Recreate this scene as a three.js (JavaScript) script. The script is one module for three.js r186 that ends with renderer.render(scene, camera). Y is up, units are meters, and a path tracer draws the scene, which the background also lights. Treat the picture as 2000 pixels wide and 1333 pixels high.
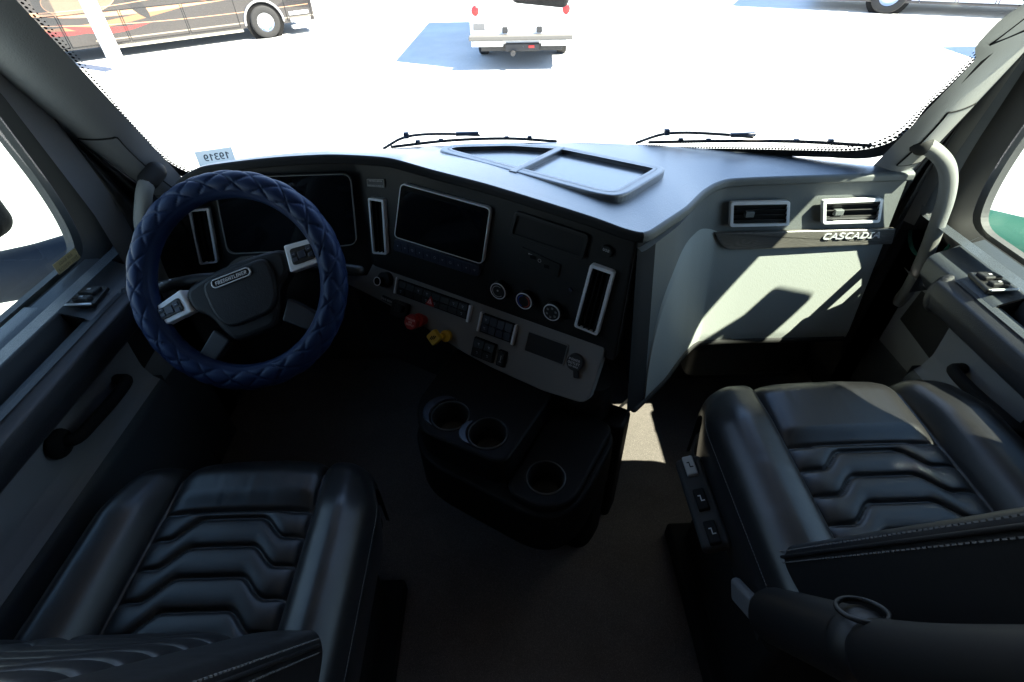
import * as THREE from 'three';
import { RoundedBoxGeometry } from 'three/addons/geometries/RoundedBoxGeometry.js';
import { mergeGeometries } from 'three/addons/utils/BufferGeometryUtils.js';
import { FontLoader } from 'three/addons/loaders/FontLoader.js';
import { TextGeometry } from 'three/addons/geometries/TextGeometry.js';

// ---------------------------------------------------------------- camera, sky, sun, exposure
const V = (x, y, z) => new THREE.Vector3(x, y, z);
const scene = new THREE.Scene();
const camera = new THREE.PerspectiveCamera(67.36, 1024 / 682, 0.02, 600);
camera.position.set(0, 1.5, 0);
camera.rotateX(THREE.MathUtils.degToRad(-41));
camera.rotateZ(THREE.MathUtils.degToRad(-1.8));
scene.add(camera);
const renderer = new THREE.WebGLRenderer();
renderer.toneMapping = THREE.LinearToneMapping;
renderer.toneMappingExposure = 6.8;
renderer.shadowMap.enabled = true;
{
  const w = 256, h = 128, d = new Float32Array(w * h * 4);
  for (let j = 0; j < h; j++) for (let i = 0; i < w; i++) {
    const e = Math.sin(((j + 0.5) / h - 0.5) * Math.PI), t = Math.pow(Math.max(e, 0), 0.34), k = (j * w + i) * 4;
    const c = e < 0 ? [0.16, 0.16, 0.16] : [0.62 - 0.55 * t, 0.74 - 0.59 * t, 0.91 - 0.58 * t];
    d[k] = c[0]; d[k + 1] = c[1]; d[k + 2] = c[2]; d[k + 3] = 1;
  }
  const sky = new THREE.DataTexture(d, w, h, THREE.RGBAFormat, THREE.FloatType);
  sky.mapping = THREE.EquirectangularReflectionMapping; sky.magFilter = sky.minFilter = THREE.LinearFilter; sky.needsUpdate = true;
  scene.background = sky; scene.environment = sky;
}
const SUN = V(0.531, 0.799, 0.283).normalize();
const sun = new THREE.DirectionalLight(0xfff3e2, 5.0);
sun.position.copy(SUN).multiplyScalar(60); sun.castShadow = true; sun.shadow.mapSize.set(4096, 4096);
Object.assign(sun.shadow.camera, { left: -25, right: 25, top: 25, bottom: -25, near: 1, far: 140 });
scene.add(sun, sun.target);

// ---------------------------------------------------------------- helpers
let seed = 7; const rnd = () => ((seed = (seed * 16807) % 2147483647) / 2147483647);
const used = {};
const numbered = (n) => { used[n] = (used[n] ?? -1) + 1; return used[n] ? n + '_' + String(used[n]).padStart(3, '0') : n; };
const things = [];
function thing(name, label, category, group) {
  const g = new THREE.Group(); g.name = numbered(name); g.userData = { label, category }; if (group) g.userData.group = group;
  scene.add(g); things.push(g); return g;
}
function part(name, geo, mat, parent, label) {
  const m = new THREE.Mesh(Array.isArray(geo) ? join(geo) : geo, mat); m.name = name; m.castShadow = m.receiveShadow = true;
  if (label) m.userData.label = label;
  parent.add(m); return m;
}
function struct(name, geo, mat) { const m = part(numbered(name), geo, mat, scene); m.userData.kind = 'structure'; return m; }
function settle() {
  for (const g of things) {
    const b = new THREE.Box3().setFromObject(g), p = V((b.min.x + b.max.x) / 2, b.min.y, (b.min.z + b.max.z) / 2);
    g.position.add(p); for (const c of g.children) c.position.sub(p);
  }
}
function join(list) {
  return mergeGeometries(list.map((g) => { const q = g.index ? g.toNonIndexed() : g; for (const k of Object.keys(q.attributes)) if (!['position', 'normal', 'uv'].includes(k)) q.deleteAttribute(k); return q; }));
}
function grid(nu, nv, f, flip = false, keep = null) {
  const p = [], uv = [], ix = [];
  for (let j = 0; j <= nv; j++) for (let i = 0; i <= nu; i++) { const q = f(i / nu, j / nv); p.push(q.x, q.y, q.z); uv.push(q.u ?? i / nu, q.v ?? j / nv); }
  for (let j = 0; j < nv; j++) for (let i = 0; i < nu; i++) {
    if (keep && !keep(i, j)) continue;
    const a = j * (nu + 1) + i, b = a + 1, c = a + nu + 1, d = c + 1;
    flip ? ix.push(a, c, b, b, c, d) : ix.push(a, b, c, b, d, c);
  }
  const g = new THREE.BufferGeometry();
  g.setAttribute('position', new THREE.Float32BufferAttribute(p, 3)); g.setAttribute('uv', new THREE.Float32BufferAttribute(uv, 2)); g.setIndex(ix); g.computeVertexNormals();
  return g;
}
const box = (x0, x1, y0, y1, z0, z1, r = 0) => (r ? new RoundedBoxGeometry(x1 - x0, y1 - y0, z1 - z0, 3, r) : new THREE.BoxGeometry(x1 - x0, y1 - y0, z1 - z0)).translate((x0 + x1) / 2, (y0 + y1) / 2, (z0 + z1) / 2);
const spline = (pts, tension = 0.5) => new THREE.CatmullRomCurve3(pts.map((p) => V(...p)), false, 'catmullrom', tension);
function tube(pts, r, seg = 40, rad = 14, caps = true) {
  const c = Array.isArray(pts) ? spline(pts) : pts, g = [new THREE.TubeGeometry(c, seg, r, rad)];
  if (caps) for (const t of [0, 1]) { const p = c.getPoint(t); g.push(new THREE.SphereGeometry(r, rad, 8).translate(p.x, p.y, p.z)); }
  return join(g);
}
class Plane { // r right, u up, n out of the face
  constructor(o, r, n) { this.o = o; this.r = r.clone().normalize(); this.n = n.clone().normalize(); this.u = this.n.clone().cross(this.r); }
  at(s, t, h = 0) { return this.o.clone().addScaledVector(this.r, s).addScaledVector(this.u, t).addScaledVector(this.n, h); }
  m(s = 0, t = 0, h = 0) { return new THREE.Matrix4().makeBasis(this.r, this.u, this.n).setPosition(this.at(s, t, h)); }
  put(g, s = 0, t = 0, h = 0, rot = 0, tiltX = 0) { if (rot || tiltX) g.applyMatrix4(new THREE.Matrix4().makeRotationFromEuler(new THREE.Euler(tiltX, 0, rot, 'ZYX'))); return g.applyMatrix4(this.m(s, t, h)); }
}
const area = (p) => p.reduce((s, a, i) => { const b = p[(i + 1) % p.length]; return s + a[0] * b[1] - b[0] * a[1]; }, 0);
function inset(p, w) {
  const sg = Math.sign(area(p)), n = p.length, out = [];
  for (let i = 0; i < n; i++) {
    const a = p[(i + n - 1) % n], b = p[i], c = p[(i + 1) % n];
    const d1 = [b[0] - a[0], b[1] - a[1]], d2 = [c[0] - b[0], c[1] - b[1]], l1 = Math.hypot(...d1), l2 = Math.hypot(...d2);
    const n1 = [-d1[1] / l1 * sg, d1[0] / l1 * sg], n2 = [-d2[1] / l2 * sg, d2[0] / l2 * sg], k = w / (1 + n1[0] * n2[0] + n1[1] * n2[1]);
    out.push([b[0] + (n1[0] + n2[0]) * k, b[1] + (n1[1] + n2[1]) * k]);
  }
  return out;
}
function rounded(p, r, P = new THREE.Shape()) {
  const n = p.length;
  for (let i = 0; i < n; i++) {
    const a = p[(i + n - 1) % n], b = p[i], c = p[(i + 1) % n], q = Array.isArray(r) ? r[i] : r;
    const la = Math.hypot(a[0] - b[0], a[1] - b[1]), lc = Math.hypot(c[0] - b[0], c[1] - b[1]), ra = Math.min(q, la * 0.48), rc = Math.min(q, lc * 0.48);
    const s = [b[0] + (a[0] - b[0]) / la * ra, b[1] + (a[1] - b[1]) / la * ra], e = [b[0] + (c[0] - b[0]) / lc * rc, b[1] + (c[1] - b[1]) / lc * rc];
    i ? P.lineTo(...s) : P.moveTo(...s); if (q) P.quadraticCurveTo(b[0], b[1], ...e);
  }
  P.closePath(); return P;
}
const extr = (shape, depth, bevel = 0, cs = 6) => new THREE.ExtrudeGeometry(shape, { depth: depth - bevel, bevelEnabled: bevel > 0, bevelThickness: bevel, bevelSize: bevel, bevelOffset: -bevel, bevelSegments: 3, curveSegments: cs });
const slab = (p, r, depth, bevel = 0) => extr(rounded(p, r), depth, bevel);
function ring(p, w, r, depth, bevel = 0) { const s = rounded(p, r); s.holes.push(rounded(inset(p, w), Math.max(r - w, bevel * 1.8 + 0.001), new THREE.Path())); return extr(s, depth, bevel); }
const rect = (s0, s1, t0, t1) => [[s0, t0], [s1, t0], [s1, t1], [s0, t1]];
function inside(p, x, y) { let c = false; for (let i = 0, j = p.length - 1; i < p.length; j = i++) if ((p[i][1] > y) !== (p[j][1] > y) && x < (p[j][0] - p[i][0]) * (y - p[i][1]) / (p[j][1] - p[i][1]) + p[i][0]) c = !c; return c; }
const sm = (a, b, x) => { const t = Math.min(1, Math.max(0, (x - a) / (b - a))); return t * t * (3 - 2 * t); };
const lerp = (a, b, t) => a + (b - a) * t;
function path2(pts) { // piecewise-linear y(x)
  return (x) => { if (x <= pts[0][0]) return pts[0][1]; for (let i = 1; i < pts.length; i++) if (x <= pts[i][0]) return lerp(pts[i - 1][1], pts[i][1], (x - pts[i - 1][0]) / (pts[i][0] - pts[i - 1][0])); return pts[pts.length - 1][1]; };
}
const thin = await new FontLoader().loadAsync('fonts/droid/droid_sans_regular.typeface.json');
const font = await new FontLoader().loadAsync('fonts/droid/droid_sans_bold.typeface.json');
function text(str, size, depth, { wide = 1, slant = 0, bevel = 0, face = font } = {}) {
  const g = new TextGeometry(str, { font: face, size, depth, curveSegments: 4, bevelEnabled: bevel > 0, bevelThickness: bevel, bevelSize: bevel, bevelSegments: 2 });
  g.applyMatrix4(new THREE.Matrix4().set(wide, slant, 0, 0, 0, 1, 0, 0, 0, 0, 1, 0, 0, 0, 0, 1)); g.computeBoundingBox();
  const b = g.boundingBox; return g.translate(-(b.min.x + b.max.x) / 2, -(b.min.y + b.max.y) / 2, 0);
}

// ---------------------------------------------------------------- procedural textures and materials
function hash(x, y) { let h = (x * 374761393 + y * 668265263) | 0; h = Math.imul(h ^ (h >>> 13), 1274126177); return ((h ^ (h >>> 16)) >>> 0) / 4294967295; }
function vnoise(x, y, per) { // tiling value noise
  const i = Math.floor(x), j = Math.floor(y), f = x - i, g = y - j, w = (a) => ((a % per) + per) % per, s = f * f * (3 - 2 * f), t = g * g * (3 - 2 * g);
  return lerp(lerp(hash(w(i), w(j)), hash(w(i + 1), w(j)), s), lerp(hash(w(i), w(j + 1)), hash(w(i + 1), w(j + 1)), s), t);
}
function tex(n, f, { srgb = false, rep = [1, 1] } = {}) {
  const d = new Uint8Array(n * n * 4);
  for (let j = 0; j < n; j++) for (let i = 0; i < n; i++) { const c = f(i / n, j / n), k = (j * n + i) * 4, q = Array.isArray(c) ? c : [c, c, c]; for (let m = 0; m < 3; m++) d[k + m] = Math.max(0, Math.min(255, q[m] * 255)); d[k + 3] = q[3] === undefined ? 255 : q[3] * 255; }
  const t = new THREE.DataTexture(d, n, n); t.wrapS = t.wrapT = THREE.RepeatWrapping; t.magFilter = THREE.LinearFilter; t.minFilter = THREE.LinearMipmapLinearFilter; t.generateMipmaps = true;
  t.repeat.set(...rep); if (srgb) t.colorSpace = THREE.SRGBColorSpace; t.needsUpdate = true; return t;
}
const fbm = (u, v, p, o = 4) => { let s = 0, a = 0.5; for (let k = 0; k < o; k++, p *= 2, a /= 2) s += a * vnoise(u * p, v * p, p); return s / (1 - Math.pow(0.5, o)); };
const grainTex = tex(256, (u, v) => Math.pow(fbm(u, v, 48, 2), 1.2), { rep: [14, 14] });            // moulded plastic grain, uv in metres
const leatherTex = tex(512, (u, v) => 0.55 * fbm(u, v, 40, 3) + 0.45 * Math.abs(fbm(u, v, 14, 3) - 0.5) * 2, { rep: [5, 5] });
const wearTex = tex(256, (u, v) => { const q = 0.90 + 0.10 * fbm(u, v, 6, 5); return [q, q, q]; }, { rep: [2, 2] });
const matTex = tex(512, (u, v) => { const s = hash(Math.floor(u * 512), Math.floor(v * 512)), b = 0.30 + 0.07 * fbm(u, v, 5, 4); const k = b + (s > 0.93 ? 0.16 : s < 0.1 ? -0.07 : 0) + 0.05 * (hash(Math.floor(u * 256) + 999, Math.floor(v * 256)) - 0.5); return [k * 1.08, k, k * 0.96]; }, { srgb: true, rep: [2.2, 2.2] });
const lotTex = tex(512, (u, v) => { const k = 0.68 + 0.08 * fbm(u, v, 6, 5) + 0.1 * (hash(Math.floor(u * 512), Math.floor(v * 512)) - 0.5); return [k * 1.0, k, k * 0.98]; }, { srgb: true, rep: [0.25, 0.25] });
const woodTex = tex(512, (u, v) => { const w = fbm(u + 0.12 * fbm(u, v, 3, 2), v, 5, 3), l = Math.sin((v * 26 + w * 9) * 6.283 / 1) * 0.5 + 0.5, k = 0.30 + 0.12 * l * fbm(u, v, 8, 3) + 0.05 * hash(Math.floor(u * 60), Math.floor(v * 512)); return [k * 1.02, k, k * 0.96]; }, { srgb: true, rep: [2, 6] });
const dotTex = tex(64, (u, v) => { const a = Math.hypot((u * 4) % 1 - 0.5, (v * 4) % 1 - 0.5); return a < 0.3 ? 0 : 1; }, { rep: [60, 60] });
const std = (color, roughness, o = {}) => new THREE.MeshPhysicalMaterial({ color: new THREE.Color().setRGB(...(Array.isArray(color) ? color : [color, color, color])), roughness, side: THREE.DoubleSide, ...o });
const grain = { bumpMap: grainTex, bumpScale: 0.0003 };
const M = {
  dashTop: std([0.058, 0.072, 0.086], 0.36, { bumpMap: grainTex, bumpScale: 0.0007, ior: 1.75, clearcoat: 1, clearcoatRoughness: 0.33 }), black: std(0.010, 0.55, grain), matte: std(0.005, 0.85, { specularIntensity: 0.5 }), gloss: std(0.006, 0.16), satin: std(0.014, 0.42),
  grey: std([0.32, 0.345, 0.33], 0.6, grain), darkGrey: std([0.18, 0.172, 0.165], 0.6, grain), fascia: std([0.125, 0.138, 0.138], 0.55, grain),
  pillar: std([0.12, 0.125, 0.13], 0.55, grain), litPillar: std([0.27, 0.27, 0.26], 0.5, grain), handle: std([0.20, 0.205, 0.195], 0.5, grain), doorGrey: std([0.11, 0.115, 0.12], 0.6, grain), door: std([0.048, 0.056, 0.064], 0.36, grain), doorPanel: std([0.20, 0.21, 0.225], 0.6, grain),  // second pillar grey is the same plastic with passenger-side light painted in
  silver: std([0.78, 0.80, 0.83], 0.34, { metalness: 0.1 }), chrome: std(0.8, 0.1, { metalness: 1 }), bright: std([0.75, 0.77, 0.8], 0.25, { metalness: 0.35 }), cheek: std([0.024, 0.025, 0.026], 0.8, { specularIntensity: 0.35 }), screen: std([0.005, 0.006, 0.008], 0.07), icon: std(0.45, 0.6), iconDim: std([0.36, 0.38, 0.45], 0.6),
  strip: std([0.03, 0.038, 0.064], 0.4), button: std([0.03, 0.038, 0.06], 0.4), leather: std([0.014, 0.014, 0.015], 0.37, { bumpMap: leatherTex, bumpScale: 0.00012, roughnessMap: wearTex, specularIntensity: 1 }),
  leatherQuilt: std([0.012, 0.012, 0.013], 0.41, { bumpMap: leatherTex, bumpScale: 0.00012 }), armLeather: std([0.006, 0.006, 0.0065], 0.5, { specularIntensity: 0.6 }), thread: std(0.13, 0.8), blue: std([0.008, 0.017, 0.054], 0.5, { bumpMap: leatherTex, bumpScale: 0.0003, specularIntensity: 0.6, specularColor: new THREE.Color(0.6, 0.75, 1) }),
  red: std([0.4, 0.018, 0.014], 0.45), yellow: std([0.62, 0.36, 0.02], 0.45), redMark: std([0.4, 0.05, 0.03], 0.5), blueMark: std([0.03, 0.07, 0.4], 0.5), wood: std(1, 0.3, { map: woodTex, clearcoat: 0.4, clearcoatRoughness: 0.2 }),
  floor: std(1, 0.85, { map: matTex }), lot: std(1, 0.95, { map: lotTex }), shell: std([0.05, 0.05, 0.05], 0.7), rear: std([0.17, 0.095, 0.05], 0.5), ceiling: std([0.12, 0.11, 0.10], 0.8), white: std(0.75, 0.35, { clearcoat: 0.5 }), tyre: std(0.02, 0.85), steel: std(0.55, 0.35, { metalness: 0.8 }),
  console: std([0.003, 0.003, 0.0035], 0.55, { specularIntensity: 0.3 }), inlay: std([0.012, 0.016, 0.03], 0.28), lamp: std([0.5, 0.02, 0.02], 0.25), trimGrey: std([0.3, 0.3, 0.29], 0.5), speaker: std([0.03, 0.031, 0.032], 0.7, { bumpMap: dotTex, bumpScale: 0.002 }), seal: std(0.008, 0.75), mirror: std(0.85, 0.03, { metalness: 1 }), mirrorShell: std([0.012, 0.02, 0.04], 0.35), concrete: std([0.55, 0.54, 0.5], 0.9),
  windshield: std([0.9, 0.95, 0.94], 0, { transmission: 1, thickness: 0, ior: 1.5 }), sideGlass: std([0.66, 0.76, 0.7], 0, { transmission: 1, thickness: 0, ior: 1.5 }),
};

// ---------------------------------------------------------------- the setting: lot, cab floor, shell
struct('parking_lot', grid(8, 8, (u, v) => ({ x: (u - 0.5) * 400, y: -1.3, z: (0.5 - v) * 400, u: (u - 0.5) * 400, v: (v - 0.5) * 400 })), M.lot);
struct('cab_floor', grid(20, 30, (u, v) => { const x = lerp(-1.3, 1.4, u), z = lerp(3, -1.68, v); return { x, y: 0, z, u: x, v: z }; }), M.floor);
struct('cab_underfloor', box(-1.3, 1.4, -0.09, -0.004, -1.68, 3), M.shell);
const WZ = (x) => -1.545 + 0.24 * (x + 0.06) * (x + 0.06);                       // foot of the windscreen
const glassAt = (x, h, off = 0) => V(x * (1 - 0.11 * h), 0.943 + h + off * 0.54, WZ(x) + 0.65 * h - off * 0.84);
struct('firewall', grid(60, 3, (u, v) => { const x = lerp(-1.16, 1.26, u), k = Math.round(v * 3), z = WZ(Math.max(-0.98, Math.min(1.02, x))) - 0.012; return V(x, [0.932, 0.76, 0.76, 0][k], [z, z, -1.64, -1.64][k]); }), M.shell);
struct('cowl_side', [box(-1.16, -1.1, 0, 0.75, -1.64, -1.24), box(1.2, 1.26, 0, 0.75, -1.64, -1.2)], M.shell);
struct('roof', [box(-1.2, 1.3, 1.93, 2.0, -1.62, 3, 0.02), box(-1.0, 1.05, 1.84, 1.93, -0.98, -0.9)], M.ceiling);  // front overhang past the windscreen added to keep sun off the dash top
for (const [x0, x1] of [[-1.16, -1.08], [1.18, 1.26]]) struct('cab_wall', [box(x0, x1, 0, 1.93, -0.3, 0.75), box(x0, x1, 0, 1.25, 0.75, 1.75), box(x0, x1, 1.55, 1.93, 0.75, 1.75), box(x0, x1, 0, 1.93, 1.75, 3)], M.rear);  // unseen openings left between these boxes, added to let light in behind
struct('rear_wall', box(-1.2, 1.3, 0, 1.93, 2.95, 3.03), M.rear);

// ---------------------------------------------------------------- windscreen
{
  const t = thing('windscreen', 'wide curved windscreen with black dotted edge above the dashboard', 'windscreen');
  part('glass', grid(60, 20, (u, v) => glassAt(lerp(-0.915, 0.975, u), lerp(-0.02, 0.96, v))), M.windshield, t);
  const fr = tex(64, (u, v) => { // black ceramic print: solid, then rows of shrinking dots
    if (v > 0.48) return 1; const row = Math.floor(v / 0.16), r = [0.2, 0.33, 0.44][row], a = Math.hypot(((u * 4 + (row % 2) * 0.5) % 1) - 0.5, (v / 0.16) % 1 - 0.5); return a < r ? 1 : 0;
  });
  const fritMat = std(0.006, 0.7, { alphaMap: fr, alphaTest: 0.5 });
  const edge = new THREE.CatmullRomCurve3([[-0.873, 0.95], [-0.878, 0.6], [-0.878, 0.3], [-0.878, 0.1], [-0.84, 0.01], [-0.6, -0.006], [-0.1, -0.002], [0.2, 0.008], [0.45, 0.018], [0.65, 0.036], [0.78, 0.05], [0.87, 0.066], [0.922, 0.105], [0.938, 0.2], [0.945, 0.5], [0.952, 0.95]].map((p) => V(p[0], p[1], 0)));
  const L = edge.getLength();
  part('dotted_edge', grid(420, 8, (u, v) => { const p = edge.getPointAt(u), q = edge.getTangentAt(u), w = v * lerp(0.045, lerp(0.07, 0.03, sm(0.09, 0.2, p.y)), sm(0.84, 0.92, p.x)); const g = glassAt(p.x + q.y * w, p.y - q.x * w, -0.004); return { x: g.x, y: g.y, z: g.z, u: u * L / 0.0285, v: v * 0.99 + 0.005 }; }), fritMat, t);
  const dots = []; for (let k = 0; k < 260; k++) { const x = lerp(-0.8, 0.85, rnd()), h = lerp(0.12, 0.62, Math.pow(rnd(), 0.6)), a = glassAt(x, h, 0.0012), r = 0.00045 + 0.0007 * Math.pow(rnd(), 3); dots.push(new THREE.SphereGeometry(r, 6, 4).translate(a.x, a.y, a.z)); }
  part('dust_specks', dots, std(0.7, 0.9), t).userData.kind = 'stuff';
  part('sensor_housing', [new RoundedBoxGeometry(0.115, 0.09, 0.07, 4, 0.014).rotateZ(-0.12).rotateX(-0.55).translate(0.08, 1.386, -1.2), new RoundedBoxGeometry(0.09, 0.07, 0.04, 3, 0.012).rotateX(-0.55).translate(0.08, 1.47, -1.19)], M.black, t);
}
// ---------------------------------------------------------------- pillar trims with grab handles
const Dp = { 1: (h) => V(1.036 + 0.24 * Math.max(0, Math.min(h, 0.3)), 0.943 + h, -1.252 + (h < 0.3 ? 0.2 * h : 0.06 + 0.55 * (h - 0.3))), [-1]: (h) => V(lerp(-0.945, -1.03, Math.min(1, h / 0.3)), 0.943 + h, -1.29 + 0.47 * h) };
function pillar(side) {
  const R = side > 0, name = R ? 'right' : 'left';
  const t = thing('pillar_trim', R ? 'windscreen pillar trim on the passenger side, its grey lightened as if lit, with long grab handle' : 'dark grey windscreen pillar trim behind the steering wheel, handle half hidden', 'pillar trim');
  const G = R ? (h) => glassAt(0.952, h, -0.012) : (h) => glassAt(-0.888, h, -0.012);
  const D = Dp[side];
  const at = (u, h, off = 0) => { const a = G(h), b = D(h), b2 = Math.sin(u * Math.PI) * 0.028 + off; return V(lerp(a.x, b.x, u) - side * b2 * 0.45, lerp(a.y, b.y, u), lerp(a.z, b.z, u) + b2 * 0.9); };
  const bump = (u, h) => R ? 0.034 * Math.exp(-Math.pow((h - 0.36) / 0.045, 4) - Math.pow((u - 0.0) / 0.42, 2)) : 0;
  part('trim', grid(24, 90, (u, v) => { const h = lerp(-0.12, 0.95, v), p = at(u, h, bump(u, h)); if (R) p.x -= bump(u, h) * 1.2; return { x: p.x, y: p.y, z: p.z, u: u * 0.14, v: h }; }, !R), R ? M.litPillar : M.pillar, t);
  if (R) { const tri = [[0.16, 0.335], [0.42, 0.352], [0.34, 0.405], [0.26, 0.40]].map(([u, h]) => { const p = at(u, h, bump(u, h) + 0.002); p.x -= bump(u, h) * 1.2; return p; }), lp = []; for (let k = 0; k <= 32; k++) { const q = k / 8, a = tri[Math.floor(q) % 4], b = tri[(Math.floor(q) + 1) % 4]; lp.push(a.clone().lerp(b, q % 1).toArray()); } part('speaker_cover', tube(lp, 0.0018, 90, 6, false), M.matte, t); }
  // cover plate at the upper handle mount: a shallow proud plate with a groove round it
  const hm = R ? 0.115 : 0.09, us = R ? [0.42, 0.98] : [0.35, 0.95], hs = R ? [0.03, 0.175] : [-0.02, 0.16];
  part('mount_cover', grid(16, 16, (u, v) => { const p = at(lerp(us[0] + 0.2 * v * (1 - v), us[1], u), lerp(hs[0], hs[1], v), 0.0035); return { x: p.x, y: p.y, z: p.z, u: u * 0.1, v: v * 0.2 }; }, !R), R ? M.litPillar : M.pillar, t);
  const rim = []; for (let k = 0; k <= 40; k++) { const q = k / 40 * 4, e = q % 1, c = Math.floor(q) % 4, [a, b] = [[e, 0], [1, e], [1 - e, 1], [0, 1 - e]][c]; const p = at(lerp(us[0] + 0.2 * b * (1 - b), us[1], a), lerp(hs[0], hs[1], b), 0.0015); rim.push([p.x, p.y, p.z]); }
  part('cover_gap', tube(rim, 0.0022, 120, 6, false), M.matte, t);
  const hp = R ? [[0.985, 1.03, -1.225], [1.02, 1.018, -1.205], [1.052, 0.992, -1.185], [1.074, 0.954, -1.175], [1.09, 0.905, -1.17], [1.102, 0.85, -1.17], [1.112, 0.79, -1.168], [1.12, 0.72, -1.165], [1.132, 0.64, -1.17], [1.145, 0.575, -1.19]] : [[-0.9, 0.99, -1.27], [-0.905, 0.97, -1.235], [-0.92, 0.93, -1.215], [-0.94, 0.88, -1.205], [-0.955, 0.8, -1.2], [-0.965, 0.72, -1.2], [-0.975, 0.6, -1.22]];
  part('grab_handle', tube(hp, 0.0185, 70, 18), M.handle, t);
  const c0 = hp[0]; part('handle_collar', tube([[c0[0] - side * 0.01, c0[1] + 0.004, c0[2] - 0.012], hp[1].map((q, i) => lerp(c0[i], q, 0.45))], 0.0235, 8, 16), M.seal, t);
}
pillar(1); pillar(-1);

// ---------------------------------------------------------------- dashboard
const YAW = THREE.MathUtils.degToRad(32), cy = Math.cos(YAW), sy = Math.sin(YAW);
const tilted = (o, yaw, tilt) => { const y = THREE.MathUtils.degToRad(yaw), t = THREE.MathUtils.degToRad(tilt); return new Plane(o, V(Math.cos(y), 0, Math.sin(y)), V(-Math.sin(y) * Math.cos(t), Math.sin(t), Math.cos(y) * Math.cos(t))); };
const S = tilted(V(0.266, 0.956, -0.93), 32, 6);       // centre stack
const L = tilted(V(0.225, 0.666, -0.919), 32, 28);     // lower switch panel
const R = tilted(V(0.6, 0.95, -1.24), 0, 8);           // passenger side
const dash = thing('dashboard', 'dark truck dashboard curving towards the driver with light grey passenger side', 'dashboard');
const E = spline([[-0.86, 0.90, -1.235], [-0.835, 0.955, -1.225], [-0.803, 0.996, -1.22], [-0.736, 1.026, -1.22], [-0.621, 1.039, -1.22], [-0.522, 1.045, -1.22], [-0.409, 1.048, -1.215], [-0.28, 1.042, -1.20], [-0.175, 1.02, -1.175], [-0.05, 1.010, -1.112], [0.075, 1.001, -1.034], [0.18, 0.992, -0.968], [0.235, 0.984, -0.934], [0.268, 0.98, -0.922], [0.29, 0.978, -0.934], [0.332, 0.976, -0.977], [0.396, 0.97, -1.048], [0.462, 0.958, -1.145], [0.51, 0.952, -1.2], [0.56, 0.949, -1.232], [0.66, 0.948, -1.24], [0.85, 0.949, -1.238], [1.03, 0.95, -1.235]], 0.35);
const NE = 360, ep = E.getSpacedPoints(NE);
const en = ep.map((p, i) => { const a = ep[Math.max(0, i - 2)], b = ep[Math.min(NE, i + 2)], d = b.clone().sub(a); d.y = 0; d.normalize(); return V(-d.z, 0, d.x); }); // outward, horizontal
const T = new Plane(V(0.24, 0.993, -1.03), V(1, -0.023, 0), V(0.023, 1, -0.046));
const trayPts = [[-0.431, 0.349], [-0.39, 0.400], [-0.223, 0.407], [-0.083, 0.375], [0.151, 0.211], [0.149, 0.179], [0.013, 0.024], [-0.036, 0.036]];
{
  const hole = inset(trayPts, 0.012), topY = (i, v) => { const p = ep[i]; return lerp(p.y, 0.945, v < 0 ? 0 : lerp(v, sm(0, 1, v), p.x < -0.25 ? 0.5 : 0.0)) + 0.006 * Math.sin(Math.PI * v); };
  const NV = 120, topAt = (i, v) => { const p = ep[i]; const xw = p.x * 0.99 + 0.005; return V(lerp(p.x, xw, v), topY(i, v), lerp(p.z, WZ(xw) + 0.004, v)); };
  part('dash_top', grid(NE, NV, (u, v) => { const i = Math.round(u * NE), q = topAt(i, v); return { x: q.x, y: q.y, z: q.z, u: q.x, v: q.z }; }, false, (i, j) => { const q = topAt(i, (j + 0.5) / NV).sub(T.o); return !inside(hole, q.dot(T.r), q.dot(T.u)); }), M.dashTop, dash);
  // rolled front lip of the top
  let nose = 0; while (ep[nose].x < 0.272) nose++;
  const lipAt = (i, v) => { const p = ep[i], n = en[i], r = 0.008, k = v * 14; let o, d; if (k <= 6) { const a = k / 6 * Math.PI / 2; o = r * Math.sin(a); d = -r * (1 - Math.cos(a)); } else if (k <= 9) { o = r; d = -r - (k - 6) / 3 * 0.012; } else { o = r - (k - 9) / 5 * 0.035; d = -0.02 - (k - 9) / 5 * 0.004; } return { x: p.x + n.x * o, y: p.y + d, z: p.z + n.z * o, u: i / NE * 3, v: v * 0.06 }; };
  part('hood_lip', grid(nose, 14, (u, v) => lipAt(Math.round(u * nose), v), true), M.cheek, dash);
  part('front_lip', grid(NE - nose, 14, (u, v) => lipAt(nose + Math.round(u * (NE - nose)), v), true), M.fascia, dash);
  // open storage tray let into the top
  const tray = part('storage_tray', T.put(ring(trayPts, 0.024, 0.05, 0.020, 0.005), 0, 0, -0.016), M.dashTop, dash);
  part('tray_wall', T.put(ring(inset(trayPts, 0.018), 0.003, 0.035, 0.024), 0, 0, -0.020), M.fascia, tray);
  part('tray_floor', T.put(slab(inset(trayPts, 0.016), 0.035, 0.004), 0, 0, -0.011), std([0.05, 0.057, 0.066], 0.22, { ior: 1.9, clearcoat: 1, clearcoatRoughness: 0.2 }), tray);
  const a = [-0.227, 0.18], b = [-0.088, 0.362], w = [0.0085, -0.006];
  part('divider', T.put(slab([[a[0] - w[0], a[1] - w[1]], [a[0] + w[0], a[1] + w[1]], [b[0] + w[0], b[1] + w[1]], [b[0] - w[0], b[1] - w[1]]], 0.001, 0.020, 0.003), 0, 0, -0.015), M.dashTop, tray);
}
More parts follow.
